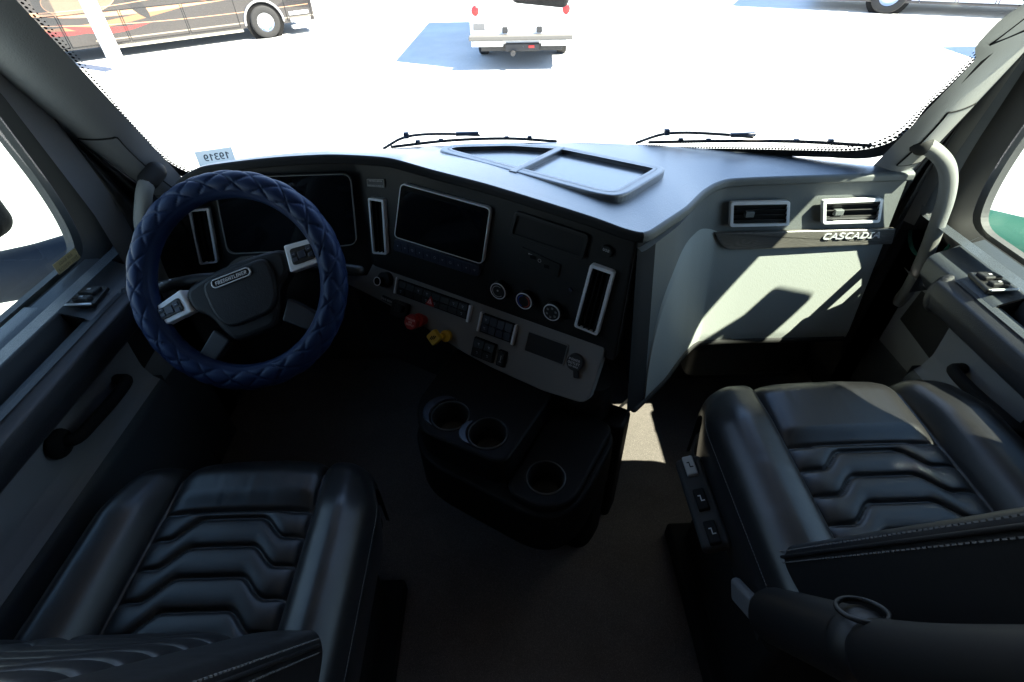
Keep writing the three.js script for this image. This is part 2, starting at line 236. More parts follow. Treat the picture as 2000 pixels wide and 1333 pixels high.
// instrument panel and centre stack face
const planX = (x) => (x < -0.40 ? -1.346 + 0.3 * Math.pow(Math.max(0, -0.88 - x), 1.2) : -0.93 + (x - 0.266) * (sy / cy));
{
  const xs = []; for (let i = 0; i <= 60; i++) xs.push(lerp(-1.0, -0.40, i / 60)); for (let i = 1; i <= 60; i++) xs.push(lerp(-0.40, 0.262, i / 60));
  const topOf = (x) => { let b = 0; for (let i = 0; i <= NE; i += 4) if (Math.abs(ep[i].x - x) < Math.abs(ep[b].x - x)) b = i; const e = ep[b], k = Math.max(0, Math.min(1, (e.z - planX(x)) / (e.z - WZ(x)))); return Math.min(e.y - 0.012, lerp(e.y, 0.945, k) - 0.02); };
  part('instrument_face', grid(xs.length - 1, 20, (u, v) => { const x = xs[Math.round(u * (xs.length - 1))], y = lerp(topOf(x), 0.64, v), k = (0.956 - y) * 0.105, f = sm(-0.44, -0.38, x); return { x: x - sy * k * f, y, z: planX(x) + lerp(1, cy, f) * k - 0.002, u: x, v: y }; }, true), M.black, dash);
  part('hood_soffit', grid(xs.length - 1, 4, (u, v) => { const x = xs[Math.round(u * (xs.length - 1))]; let b = 0; for (let i = 0; i <= NE; i++) if (Math.abs(ep[i].x - x) < Math.abs(ep[b].x - x)) b = i; const e = ep[b]; return { x, y: lerp(topOf(x), e.y - 0.022, v), z: lerp(planX(x) - 0.003, e.z, v) }; }), M.black, dash);
}
function tubeRect(pl, pts, w, r, h0, d, bev) { return pl.put(ring(pts, w, r, d, bev), 0, 0, h0); }
function vent(pl, pts, w, vertical, n, label, tab) {
  const [a, b, c, d] = pts; // top-left, top-right, bottom-right, bottom-left
  const f = part('air_vent', tubeRect(pl, pts, w, 0.008, -0.002, 0.013, 0.0014), M.silver, dash, label);
  part('vent_back', pl.put(slab(inset(pts, w * 0.6), 0.006, 0.001), 0, 0, 0.0005), M.matte, f);
  for (let k = 1; k <= n; k++) {
    const e = k / (n + 1), P = vertical ? [lerp(a[0], b[0], e), lerp(a[1], b[1], e)] : [lerp(a[0], d[0], e), lerp(a[1], d[1], e)], Q = vertical ? [lerp(d[0], c[0], e), lerp(d[1], c[1], e)] : [lerp(b[0], c[0], e), lerp(b[1], c[1], e)];
    const len = Math.hypot(Q[0] - P[0], Q[1] - P[1]) - 2 * w, rot = Math.atan2(Q[1] - P[1], Q[0] - P[0]);
    part('slat', pl.put(new THREE.BoxGeometry(len, vertical ? 0.0022 : 0.012, vertical ? 0.008 : 0.002).rotateX(vertical ? 0.25 : 0.55), (P[0] + Q[0]) / 2, (P[1] + Q[1]) / 2, 0.006, rot), vertical ? M.matte : M.satin, f);
  }
  if (tab) part('vent_tab', pl.put(new RoundedBoxGeometry(0.024, 0.016, 0.014, 2, 0.003), lerp(a[0], b[0], tab), (a[1] + d[1]) / 2, 0.009), M.fascia, f);
  return f;
}
{
  const C = tilted(V(0, 0.956, -1.338), 0, 6); // cluster face
  const ax = (x, y) => [x, y - 0.956];
  vent(C, [ax(-0.881, 0.868), ax(-0.822, 0.872), ax(-0.855, 0.706), ax(-0.912, 0.70)], 0.0055, true, 3, 'tall silver framed air vent seen through the steering wheel');
  vent(S, [[-0.751, -0.066], [-0.694, -0.060], [-0.707, -0.226], [-0.764, -0.238]], 0.0055, true, 3, 'tall narrow air vent between wheel and screen');
  vent(S, [[-0.092, -0.076], [-0.034, -0.080], [-0.050, -0.256], [-0.113, -0.252]], 0.006, true, 4, 'tall silver framed air vent at the right end of the centre stack');
  const cl = part('instrument_display', C.put(slab([ax(-0.78, 0.95), ax(-0.418, 0.95), ax(-0.44, 0.752), ax(-0.60, 0.738), ax(-0.815, 0.735)], [0.03, 0.03, 0.02, 0.1, 0.03], 0.006, 0.001), 0, 0, 0.004), M.screen, dash, 'dark switched-off instrument display behind the wheel');
  part('display_rim', C.put(ring([ax(-0.783, 0.953), ax(-0.415, 0.953), ax(-0.437, 0.75), ax(-0.60, 0.735), ax(-0.818, 0.732)], 0.0022, 0.025, 0.008), 0, 0, 0.004), M.trimGrey, cl);
  // touch screen
  const sp = [[-0.626, -0.003], [-0.355, -0.008], [-0.379, -0.160], [-0.669, -0.160]];
  const sc = part('touch_screen', S.put(slab(sp, 0.014, 0.010, 0.001), 0, 0, 0), M.gloss, dash, 'wide dark touch screen, switched off');
  part('screen_rim', S.put(ring(inset(sp, -0.001), 0.0022, 0.015, 0.0112, 0.0005), 0, 0, 0), M.silver, sc);
  part('screen_glass', S.put(slab([[-0.613, -0.018], [-0.373, -0.024], [-0.393, -0.142], [-0.646, -0.138]], 0.001, 0.0006), 0, 0, 0.010), M.screen, sc);
  const ks = part('key_strip', S.put(slab([[-0.671, -0.166], [-0.386, -0.170], [-0.394, -0.204], [-0.683, -0.205]], 0.01, 0.007, 0.002), 0, 0, 0), M.strip, dash, 'strip of symbol keys under the touch screen');
  for (let k = 0; k < 11; k++) {
    const s = -0.662 + k * 0.0258, b = part('key', S.put(new RoundedBoxGeometry(0.0235, 0.027, 0.002, 1, 0.0008), s, -0.186, 0.0072), M.strip, ks), ic = [];
    const kinds = [() => [new THREE.CircleGeometry(0.002, 8)], () => [new THREE.RingGeometry(0.003, 0.004, 14), new THREE.CircleGeometry(0.0012, 6)], () => [new THREE.PlaneGeometry(0.001, 0.007), new THREE.PlaneGeometry(0.005, 0.001)], () => [new THREE.RingGeometry(0.0035, 0.0047, 4)], () => [new THREE.PlaneGeometry(0.006, 0.0012).translate(0, 0.002, 0), new THREE.PlaneGeometry(0.004, 0.0012).translate(0, -0.001, 0)]];
    for (const q of kinds[[0, 0, 1, 0, 2, 3, 4, 3, 2, 0, 4][k]]()) ic.push(S.put(q, s, -0.186, 0.0086));
    part('symbol', ic, M.iconDim, b);
  }
  // small plate by the middle vent
  const lb = part('warning_plate', S.put(ring([[-0.752, -0.018], [-0.690, -0.007], [-0.692, -0.029], [-0.754, -0.038]], 0.0014, 0.001, 0.003), 0, 0, 0.0005), M.trimGrey, dash, 'small outlined notice plate above the middle vent');
  part('plate_back', S.put(slab([[-0.752, -0.018], [-0.690, -0.007], [-0.692, -0.029], [-0.754, -0.038]], 0.001, 0.002), 0, 0, 0.0005), std([0.06, 0.062, 0.068], 0.5), lb);
  part('plate_text', [S.put(text('THIS VEHICLE MUST BE', 0.0032, 0.0003), -0.722, -0.0175, 0.0028, 0.17), S.put(text('PARKED WITH THE BRAKE SET', 0.0030, 0.0003), -0.723, -0.030, 0.0028, 0.15)], M.icon, lb);
  // open storage slot, socket panel, single socket
  const slotP = [[-0.287, -0.006], [-0.110, -0.018], [-0.117, -0.070], [-0.300, -0.060]];
  const sl = part('storage_slot', S.put(ring(inset(slotP, -0.006), 0.007, 0.014, 0.006, 0.002), 0, 0, 0), M.black, dash);
  part('slot_recess', S.put(slab(slotP, 0.012, 0.001), 0, 0, 0.0006), M.seal, sl);
  const up = part('socket_panel', S.put(slab([[-0.272, -0.086], [-0.166, -0.104], [-0.171, -0.140], [-0.277, -0.121]], 0.004, 0.003, 0.001), 0, 0, 0), M.satin, dash);
  part('socket', S.put(slab(rect(-0.246, -0.230, -0.108, -0.1), 0.001, 0.001), 0, 0, 0.003), M.matte, up); part('socket', S.put(slab(rect(-0.208, -0.195, -0.122, -0.114), 0.001, 0.001), 0, 0, 0.003), M.matte, up);
  part('symbol', [S.put(new THREE.RingGeometry(0.0035, 0.0046, 12), -0.221, -0.108, 0.0034), S.put(new THREE.PlaneGeometry(0.008, 0.0012), -0.246, -0.098, 0.0034), S.put(new THREE.PlaneGeometry(0.003, 0.003), -0.25, -0.098, 0.0034)], M.icon, up);
  const us = part('usb_socket', S.put(new THREE.CylinderGeometry(0.013, 0.014, 0.006, 28).rotateX(Math.PI / 2), -0.062, -0.040, 0.002), M.satin, dash);
  part('socket_lettering', S.put(text('USB', 0.0062, 0.0004), -0.062, -0.037, 0.005, -0.12), M.icon, us);
  part('sensor', S.put(new THREE.CylinderGeometry(0.004, 0.005, 0.003, 16).rotateX(Math.PI / 2), -0.135, -0.16, 0.0015), M.strip, dash);
  // three climate knobs
  const KN = [[-0.325, -0.217, 'fan speed knob with white arc, leftmost of the three climate knobs'], [-0.249, -0.221, 'temperature knob with blue and red arcs'], [-0.171, -0.227, 'air direction knob with six small symbols']];
  KN.forEach(([s, t, label], k) => {
    const prof = [[0, 0], [0.023, 0], [0.0225, 0.016], [0.0212, 0.0195], [0.0192, 0.0205], [0, 0.0205]].map((p) => new THREE.Vector2(...p));
    const kb = part('climate_knob', S.put(new THREE.LatheGeometry(prof, 44).rotateX(Math.PI / 2), s, t, 0), M.satin, dash, label);
    part('chrome_ring', S.put(new THREE.TorusGeometry(0.0212, 0.0016, 8, 44), s, t, 0.0192), M.silver, kb);
    part('pointer', S.put(new THREE.BoxGeometry(0.003, 0.003, 0.002), s - 0.012, t - 0.0215, 0.012), M.icon, kb);
    const arc = (r0, r1, a, l) => new THREE.RingGeometry(r0, r1, 30, 1, a, l);
    if (k === 0) { part('dial_mark', S.put(arc(0.0142, 0.0160, 1.0, 4.6), s, t, 0.0209), M.icon, kb); part('dial_mark', S.put(new THREE.CircleGeometry(0.003, 6), s, t + 0.002, 0.0209), M.icon, kb); }
    if (k === 1) { part('dial_mark', S.put(arc(0.0145, 0.0172, 1.7, 2.7), s, t, 0.0209), M.blueMark, kb); part('dial_mark', S.put(arc(0.0145, 0.0172, -1.5, 2.7), s, t, 0.0209), M.redMark, kb); }
    if (k === 2) for (let q = 0; q < 6; q++) { const a = q * Math.PI / 3 + 0.4, x = s + 0.0125 * Math.cos(a), y = t + 0.0125 * Math.sin(a); part('symbol', [S.put(new THREE.RingGeometry(0.0012, 0.002, 8), x - 0.001, y + 0.001, 0.0209), S.put(new THREE.PlaneGeometry(0.005, 0.001), x, y - 0.002, 0.0209), S.put(new THREE.PlaneGeometry(0.001, 0.004), x + 0.002, y, 0.0209)], M.icon, kb); }
  });
}
// lower switch panel
{
  const lp = [[0.001, 0.003], [-0.004, -0.153], [-0.128, -0.163], [-0.289, -0.157], [-0.392, -0.146], [-0.527, -0.118], [-0.668, -0.094], [-0.95, -0.07], [-0.95, 0.02], [-0.64, 0.012], [-0.37, 0.006]];
  part('switch_panel', L.put(slab(lp, [0.012, 0.03, 0.01, 0.02, 0.05, 0.06, 0.05, 0.01, 0.01, 0.05, 0.05], 0.03, 0.004), 0, 0, -0.03), M.darkGrey, dash, 'tilted warm grey switch panel below the screen');
  const sw = (name, s0, s1, t0, t1, cols, rows, label, mat, icons) => {
    const b = part(name, L.put(slab(rect(s0, s1, t0, t1), 0.004, 0.006, 0.001), 0, 0, 0), M.matte, dash, label), w = (s1 - s0 - 0.006) / cols, h = (t1 - t0 - 0.006) / rows;
    for (let j = 0; j < rows; j++) for (let i = 0; i < cols; i++) {
      const s = s0 + 0.003 + w * (i + 0.5), t = t0 + 0.003 + h * (j + 0.5), q = part('switch', L.put(new RoundedBoxGeometry(w - 0.0015, h - 0.0015, 0.006, 2, 0.0015).rotateX(j ? -0.08 : 0.08), s, t, 0.0065), mat, b);
      if (icons && icons(i, j)) part('symbol', [L.put(new THREE.PlaneGeometry(0.006, 0.0014), s, t + 0.002, 0.0104), L.put(new THREE.PlaneGeometry(0.0035, 0.0014), s + 0.001, t - 0.002, 0.0104)], M.iconDim, q);
    }
    return b;
  };
  const b4 = sw('switch_block', -0.346, -0.247, -0.069, -0.016, 4, 2, 'two rows of blue-black switches between chrome end caps', M.button, (i) => i < 1);
  part('end_cap', L.put(new RoundedBoxGeometry(0.008, 0.056, 0.012, 2, 0.003), -0.350, -0.042, 0.005), M.silver, b4); part('end_cap', L.put(new RoundedBoxGeometry(0.008, 0.056, 0.012, 2, 0.003), -0.242, -0.044, 0.005), M.silver, b4);
  sw('switch_group', -0.357, -0.285, -0.142, -0.087, 2, 2, 'four black switches below the switch block', M.satin, () => true);
  const rk = sw('rocker_switch', -0.276, -0.250, -0.142, -0.096, 1, 1, 'single black rocker switch', M.satin, null);
  part('symbol', [L.put(new THREE.PlaneGeometry(0.0014, 0.018), -0.263, -0.119, 0.0102), L.put(new THREE.PlaneGeometry(0.007, 0.0014), -0.263, -0.110, 0.0102), L.put(new THREE.PlaneGeometry(0.007, 0.0014), -0.263, -0.128, 0.0102)], M.icon, rk);
  const row = sw('switch_row', -0.645, -0.392, -0.05, -0.006, 8, 2, 'long row of black switches with red hazard button', M.satin, (i, j) => (i * 7 + j * 3) % 4 < 2);
  part('end_cap', L.put(new RoundedBoxGeometry(0.007, 0.05, 0.011, 2, 0.003), -0.650, -0.026, 0.005), M.silver, row); part('end_cap', L.put(new RoundedBoxGeometry(0.009, 0.05, 0.012, 2, 0.003), -0.388, -0.031, 0.005), M.silver, row);
  const hz = part('hazard_button', L.put(slab([[-0.016, -0.014], [0.016, -0.014], [0.0, 0.016]], 0.005, 0.012, 0.002), -0.518, -0.034, 0), M.red, dash, 'red triangular hazard button');
  part('triangle_mark', [L.put(ring([[-0.008, -0.0075], [0.008, -0.0075], [0, 0.0075]], 0.0012, 0.001, 0.0005), -0.518, -0.034, 0.012), L.put(ring([[-0.0045, -0.0048], [0.0045, -0.0048], [0, 0.0035]], 0.001, 0.0008, 0.0005), -0.518, -0.034, 0.012)], std([0.8, 0.5, 0.5], 0.5), hz);
  const sl = part('open_slot', L.put(ring(rect(-0.208, -0.090, -0.079, -0.020), 0.004, 0.006, 0.003, 0.001), 0, 0, 0), M.darkGrey, dash);
  part('slot_recess', L.put(slab(rect(-0.205, -0.093, -0.076, -0.023), 0.004, 0.001), 0, 0, 0.0006), M.seal, sl);
  const po = part('power_outlet', [L.put(new THREE.CylinderGeometry(0.021, 0.0225, 0.012, 36).rotateX(Math.PI / 2), -0.062, -0.056, 0.006), L.put(new RoundedBoxGeometry(0.014, 0.022, 0.008, 2, 0.003), -0.052, -0.084, 0.005, 0.3)], M.satin, dash, 'round black cap of the power outlet');
  part('cap_lettering', [L.put(text('POWER', 0.0064, 0.0004), -0.063, -0.049, 0.012), L.put(text('OUTLET', 0.0064, 0.0004), -0.063, -0.058, 0.012), L.put(text('12V MAX', 0.0048, 0.0004), -0.063, -0.066, 0.012)], M.icon, po);
  const hk = part('headlight_knob', L.put(new THREE.CylinderGeometry(0.022, 0.024, 0.02, 32).rotateX(Math.PI / 2), -0.690, -0.020, 0.008), M.satin, dash, 'black rotary light knob at the left of the switch row');
  part('knob_grip', L.put(new THREE.CylinderGeometry(0.012, 0.013, 0.018, 24).rotateX(Math.PI / 2), -0.697, -0.026, 0.026), M.matte, hk); part('chrome_ring', L.put(new THREE.TorusGeometry(0.012, 0.0014, 8, 28), -0.697, -0.026, 0.035), M.silver, hk);
  const bc = part('trailer_brake_lever', L.put(new RoundedBoxGeometry(0.06, 0.05, 0.02, 3, 0.006), -0.618, -0.092, 0.008), M.black, dash, 'black lever box below the switch row');
  part('lever', L.put(new RoundedBoxGeometry(0.028, 0.022, 0.024, 3, 0.006), -0.606, -0.082, 0.026), M.satin, bc); part('lever_plate', L.put(new RoundedBoxGeometry(0.046, 0.016, 0.004, 2, 0.002), -0.672, -0.078, 0.004, -0.04), M.satin, dash);
  part('plate_lettering', L.put(text('TRLR BRAKE', 0.0062, 0.0005), -0.672, -0.079, 0.0062, -0.04), M.icon, bc);
  const oct = []; for (let k = 0; k < 8; k++) oct.push([0.0235 * Math.cos((k + 0.5) * Math.PI / 4), 0.0235 * Math.sin((k + 0.5) * Math.PI / 4)]);
  const rd = part('red_brake_knob', [L.put(slab(oct, 0.004, 0.014, 0.003), -0.549, -0.104, 0.03), L.put(slab(oct.map((q) => [q[0] * 0.9, q[1] * 0.9]), 0.004, 0.012, 0.003), -0.538, -0.097, 0.016), L.put(new THREE.CylinderGeometry(0.012, 0.014, 0.03, 20).rotateX(Math.PI / 2), -0.535, -0.097, 0.012)], M.red, dash, 'red octagonal air supply knob');
  part('knob_lettering', [L.put(text('TRAILER', 0.0058, 0.0004), -0.549, -0.0955, 0.044), L.put(text('AIR', 0.0058, 0.0004), -0.549, -0.1035, 0.044), L.put(text('SUPPLY', 0.0058, 0.0004), -0.549, -0.1115, 0.044)], std([0.75, 0.4, 0.36], 0.5), rd);
  const yl = part('yellow_brake_knob', [L.put(slab(rect(-0.0175, 0.0175, -0.0175, 0.0175), 0.006, 0.014, 0.003), -0.463, -0.121, 0.032, 0.95), L.put(new THREE.CylinderGeometry(0.017, 0.016, 0.012, 24).rotateX(Math.PI / 2), -0.441, -0.113, 0.014), L.put(new THREE.CylinderGeometry(0.009, 0.012, 0.035, 20).rotateX(Math.PI / 2), -0.448, -0.115, 0.014)], M.yellow, dash, 'yellow diamond shaped parking brake knob');
  part('knob_mark', [-1, 0, 1].map((k) => L.put(new THREE.BoxGeometry(0.0028, 0.016 - Math.abs(k) * 0.003, 0.001), -0.463 + k * 0.006, -0.121 + k * 0.002, 0.046, -0.45)), M.matte, yl);
}
// body of the dash below the face, console with cup holders
const H = new Plane(V(0.266, 0, -0.93), V(cy, 0, sy), V(0, 1, 0)); // s along the stack, t = away from the driver (-offset)
{
  const hs = (pts) => pts.map(([s, o]) => [s, -o]);
  const vertical = (pts, r, y0, y1, bev = 0) => H.put(slab(hs(pts), r, y1 - y0, bev), 0, 0, y0);
  part('lower_body', [vertical([[-0.9, -0.02], [-0.5, -0.02], [-0.5, 0.03], [-0.9, 0.03]], 0.02, 0.3, 0.64), vertical([[-0.52, -0.02], [-0.002, -0.02], [-0.002, 0.05], [-0.05, 0.075], [-0.46, 0.07], [-0.52, 0.03]], 0.03, 0.0, 0.55)], M.black, dash);
  part('added_sun_block', vertical([[-0.1, -0.02], [0.05, -0.03], [0.055, 0.05], [-0.1, 0.07]], 0.02, 0.0, 0.43, 0.01), M.console, dash);  // added block under the dash, cuts down the sun patch on the floor
  part('stack_cheek', S.put(slab(rect(-0.40, -0.002, -0.32, -0.0), 0.01, 0.1), 0, 0, -0.105), M.black, dash);
  const holes = (pts, r, y, h, cups) => {
    const s = rounded(hs(pts), r); for (const [cs, co, cr] of cups) { const p = new THREE.Path(); p.absarc(cs, -co, cr, 0, Math.PI * 2); s.holes.push(p); }
    return H.put(extr(s, h, 0.009, 40), 0, 0, y - h);
  };
  const shelf = [[-0.46, 0.06], [-0.13, 0.06], [-0.125, 0.355], [-0.36, 0.37], [-0.425, 0.30]], step = [[-0.135, 0.06], [0.035, 0.06], [0.04, 0.32], [-0.02, 0.375], [-0.12, 0.37]];
  const cs = part('cup_console', holes(shelf, 0.04, 0.52, 0.03, [[-0.319, 0.294, 0.044], [-0.207, 0.294, 0.044]]), M.console, dash, 'black console shelf with two cup holders below the switch panel');
  const c2 = part('lower_cup_console', holes(step, 0.04, 0.45, 0.03, [[-0.048, 0.292, 0.043]]), M.console, dash, 'lower black console step with a single cup holder');
  const unit = [[-0.47, 0.05], [0.05, 0.05], [0.055, 0.31], [-0.005, 0.39], [-0.35, 0.39], [-0.44, 0.31]];
  part('console_body', [holes(unit, 0.08, 0.43, 0.15, [[-0.319, 0.294, 0.0445], [-0.207, 0.294, 0.0445], [-0.048, 0.292, 0.0435]]), vertical([[-0.46, 0.05], [0.045, 0.05], [0.04, 0.2], [-0.40, 0.2]], 0.06, 0.0, 0.30, 0.02), holes(inset(shelf, 0.002), 0.04, 0.495, 0.07, [[-0.319, 0.294, 0.0445], [-0.207, 0.294, 0.0445]])], M.console, dash);
  const crescent = (s0, o0, r, a0, a1, w) => { const o = [], n = 26; for (let k = 0; k <= n; k++) { const a = lerp(a0, a1, k / n), q = r + w * Math.sin(Math.PI * k / n); o.push([s0 + q * Math.cos(a), -(o0 - q * Math.sin(a))]); } for (let k = n; k >= 0; k--) { const a = lerp(a0, a1, k / n); o.push([s0 + (r - 0.001) * Math.cos(a), -(o0 - (r - 0.001) * Math.sin(a))]); } return new THREE.Shape(o.map((q) => new THREE.Vector2(...q))); };
  part('rim_inlay', [H.put(extr(crescent(-0.319, 0.294, 0.054, 1.9, 4.3, 0.020), 0.007, 0.0015), 0, 0, 0.5185), H.put(extr(crescent(-0.207, 0.294, 0.054, 2.9, 4.4, 0.016), 0.007, 0.0015), 0, 0, 0.5185)], M.inlay, cs);
  for (const [p, s, o, y, r] of [[cs, -0.319, 0.294, 0.52, 0.044], [cs, -0.207, 0.294, 0.52, 0.044], [c2, -0.048, 0.292, 0.45, 0.043]]) {
    const pr = [[0, -0.075], [r - 0.006, -0.075], [r - 0.002, -0.068], [r, -0.004], [r + 0.001, 0.0015], [r + 0.003, 0.0022], [r + 0.005, 0.001]].map((q) => new THREE.Vector2(...q)), c = H.at(s, -o, 0);
    part('cup_holder', new THREE.LatheGeometry(pr, 48).translate(c.x, y, c.z), M.satin, p);
  }
}
// passenger side: wrapped face, vents, wood strip, light grey panel
const pass = (() => {
  const pts = []; for (let i = 0; i <= NE; i++) if (ep[i].x > 0.2665) pts.push(V(ep[i].x - en[i].x * 0.014, 0.95, ep[i].z - en[i].z * 0.014));
  const len = [0]; for (let i = 1; i < pts.length; i++) len.push(len[i - 1] + pts[i].distanceTo(pts[i - 1]));
  const total = len[len.length - 1];
  const P = (a) => { a = Math.max(0, Math.min(total, a)); let i = 1; while (i < len.length - 1 && len[i] < a) i++; return pts[i - 1].clone().lerp(pts[i], (a - len[i - 1]) / (len[i] - len[i - 1])); };
  const at = (a, y, off = 0) => { const p = P(a), d = P(a + 0.02).sub(P(a - 0.02)).normalize(), n = V(-d.z, 0, d.x), k = (0.95 - y) * lerp(0.10, 0.14, sm(0, 0.4, a)) + off; return V(p.x + n.x * k, y, p.z + n.z * k); };
  return { total, at };
})();
{
  const A = pass.total, a0 = (y) => 0.075 + 0.0 * y, yb = 0.448, R0 = 0.20;
  const yTop = (a) => { const b = a - 0.07; if (b <= 0) return yb; const g = lerp(0.835, 0.79, sm(0.25, 0.42, b)); return b < R0 ? yb + (g - yb) * Math.pow(1 - Math.pow(1 - b / R0, 2.3), 1 / 2.3) : g; };
  const col = (u) => 0.07 + (A - 0.07) * (u < 0.4 ? 0.35 * Math.pow(u / 0.4, 1.8) : 0.35 + 0.65 * (u - 0.4) / 0.6);
  part('passenger_panel', grid(110, 40, (u, v) => { const a = col(u), y = lerp(yTop(a), yb, v), p = pass.at(a, y, 0.004 * Math.min(1, Math.min(v, 1 - v) * 14 + 0.0)); return { x: p.x, y, z: p.z, u: a, v: y }; }, true), M.grey, dash, 'plain light grey panel in front of the passenger seat');
  part('vent_fascia', grid(110, 30, (u, v) => { const a = col(u), y = lerp(0.932, yTop(a), v), p = pass.at(a, y); return { x: p.x, y, z: p.z, u: a, v: y }; }, true), M.fascia, dash);
  part('corner_trim', grid(6, 40, (u, v) => { const a = lerp(-0.0, 0.0702, u), y = lerp(0.962, 0.452, v), p = pass.at(a, y); return { x: p.x, y, z: p.z, u: a, v: y }; }, true), M.cheek, dash);
  part('lip_underside', grid(80, 2, (u, v) => { const a = lerp(0, A, u), p = pass.at(a, lerp(0.935, 0.931, v), v * 0.012); return { x: p.x, y: p.y, z: p.z }; }), M.fascia, dash);
  // black rubber edge under the grey panel and the set-back kick panel below it
  const edge = []; for (let i = 0; i <= 30; i++) { const p = pass.at(lerp(0.03, A - 0.01, i / 30), yb - 0.006, -0.004); edge.push([p.x, p.y, p.z]); }
  part('rubber_edge', tube(edge, 0.011, 120, 10), M.seal, dash);
  part('kick_panel', grid(60, 10, (u, v) => { const a = lerp(0.02, A - 0.45, u), y = lerp(yb - 0.012, 0.28, v), p = pass.at(a, y, -0.035 - (yb - y) * 0.5); return { x: p.x, y, z: p.z, u: a, v: y }; }, true), M.grey, dash);
  part('footwell_back', [box(0.52, 1.12, 0.0, 0.44, -1.5, -1.46), box(0.62, 1.04, 0.16, 0.32, -1.46, -1.3, 0.03)], std([0.03, 0.034, 0.034], 0.6), dash);
  part('footwell_ceiling', grid(40, 6, (u, v) => { const a = lerp(0.03, A, u), p = pass.at(a, yb, -0.006), b = V(lerp(0.35, 1.05, u), yb - 0.0, -1.47); return { x: lerp(p.x, b.x, v), y: yb - 0.004, z: lerp(p.z, b.z, v) }; }), M.matte, dash);
  part('dash_end', grid(8, 20, (u, v) => { const y = lerp(0.945, 0.30, v), p = pass.at(A, y); return { x: p.x + 0.0, y, z: lerp(p.z, lerp(-1.5, -1.275, sm(0.55, 0.9, y)), u) }; }), M.black, dash);
  // vents
  vent(R, [[-0.024, -0.062], [0.131, -0.064], [0.146, -0.132], [-0.012, -0.130]], 0.0068, false, 4, 'left horizontal passenger vent, in shade', 0.36);
  vent(R, [[0.216, -0.066], [0.373, -0.064], [0.387, -0.131], [0.235, -0.131]], 0.0068, false, 3, 'right horizontal passenger vent, in sunlight', 0.32);
  const sp = [[-0.048, -0.147], [0.44, -0.151], [0.447, -0.195], [0.06, -0.198], [-0.004, -0.197], [-0.028, -0.178]];
  const st = part('wood_strip', R.put(slab(sp, [0.002, 0.002, 0.002, 0.03, 0.02, 0.02], 0.012, 0.003), 0, 0, -0.006), M.wood, dash, 'dark wood grain strip under the passenger vents');
  part('chrome_lettering', R.put(text('CASCADIA', 0.0165, 0.003, { wide: 1.5, slant: 0.25, bevel: 0.0003, face: thin }), 0.325, -0.166, 0.0065), M.bright, st);
}

// ---------------------------------------------------------------- steering column and wheel
const WN = V(0, Math.sin(0.611), Math.cos(0.611));
{
  const t = thing('steering_column', 'black steering column with two control stalks behind the wheel', 'steering column');
  const c = V(-0.603, 0.867, -0.955), a = c.clone().addScaledVector(WN, -0.05), b = c.clone().addScaledVector(WN, -0.42);
  part('shroud', new THREE.CylinderGeometry(0.062, 0.085, a.distanceTo(b), 28).applyMatrix4(new THREE.Matrix4().makeRotationFromQuaternion(new THREE.Quaternion().setFromUnitVectors(V(0, 1, 0), WN))).translate((a.x + b.x) / 2, (a.y + b.y) / 2, (a.z + b.z) / 2), M.black, t);
  const s1 = part('control_stalk', tube([[-0.66, 0.845, -1.01], [-0.72, 0.846, -1.005], [-0.775, 0.84, -1.0], [-0.812, 0.832, -0.998]], 0.0135, 24, 12), M.satin, t, 'turn signal stalk at the left');
  part('symbol', [box(-0.805, -0.797, 0.846, 0.8475, -0.996, -0.992), box(-0.785, -0.779, 0.852, 0.8535, -0.998, -0.994)], M.icon, s1);
  part('control_stalk', tube([[-0.55, 0.85, -1.03], [-0.46, 0.852, -1.03], [-0.39, 0.85, -1.026], [-0.352, 0.847, -1.02]], 0.0115, 24, 12), M.satin, t, 'right stalk, its tip showing beyond the wheel rim');
}
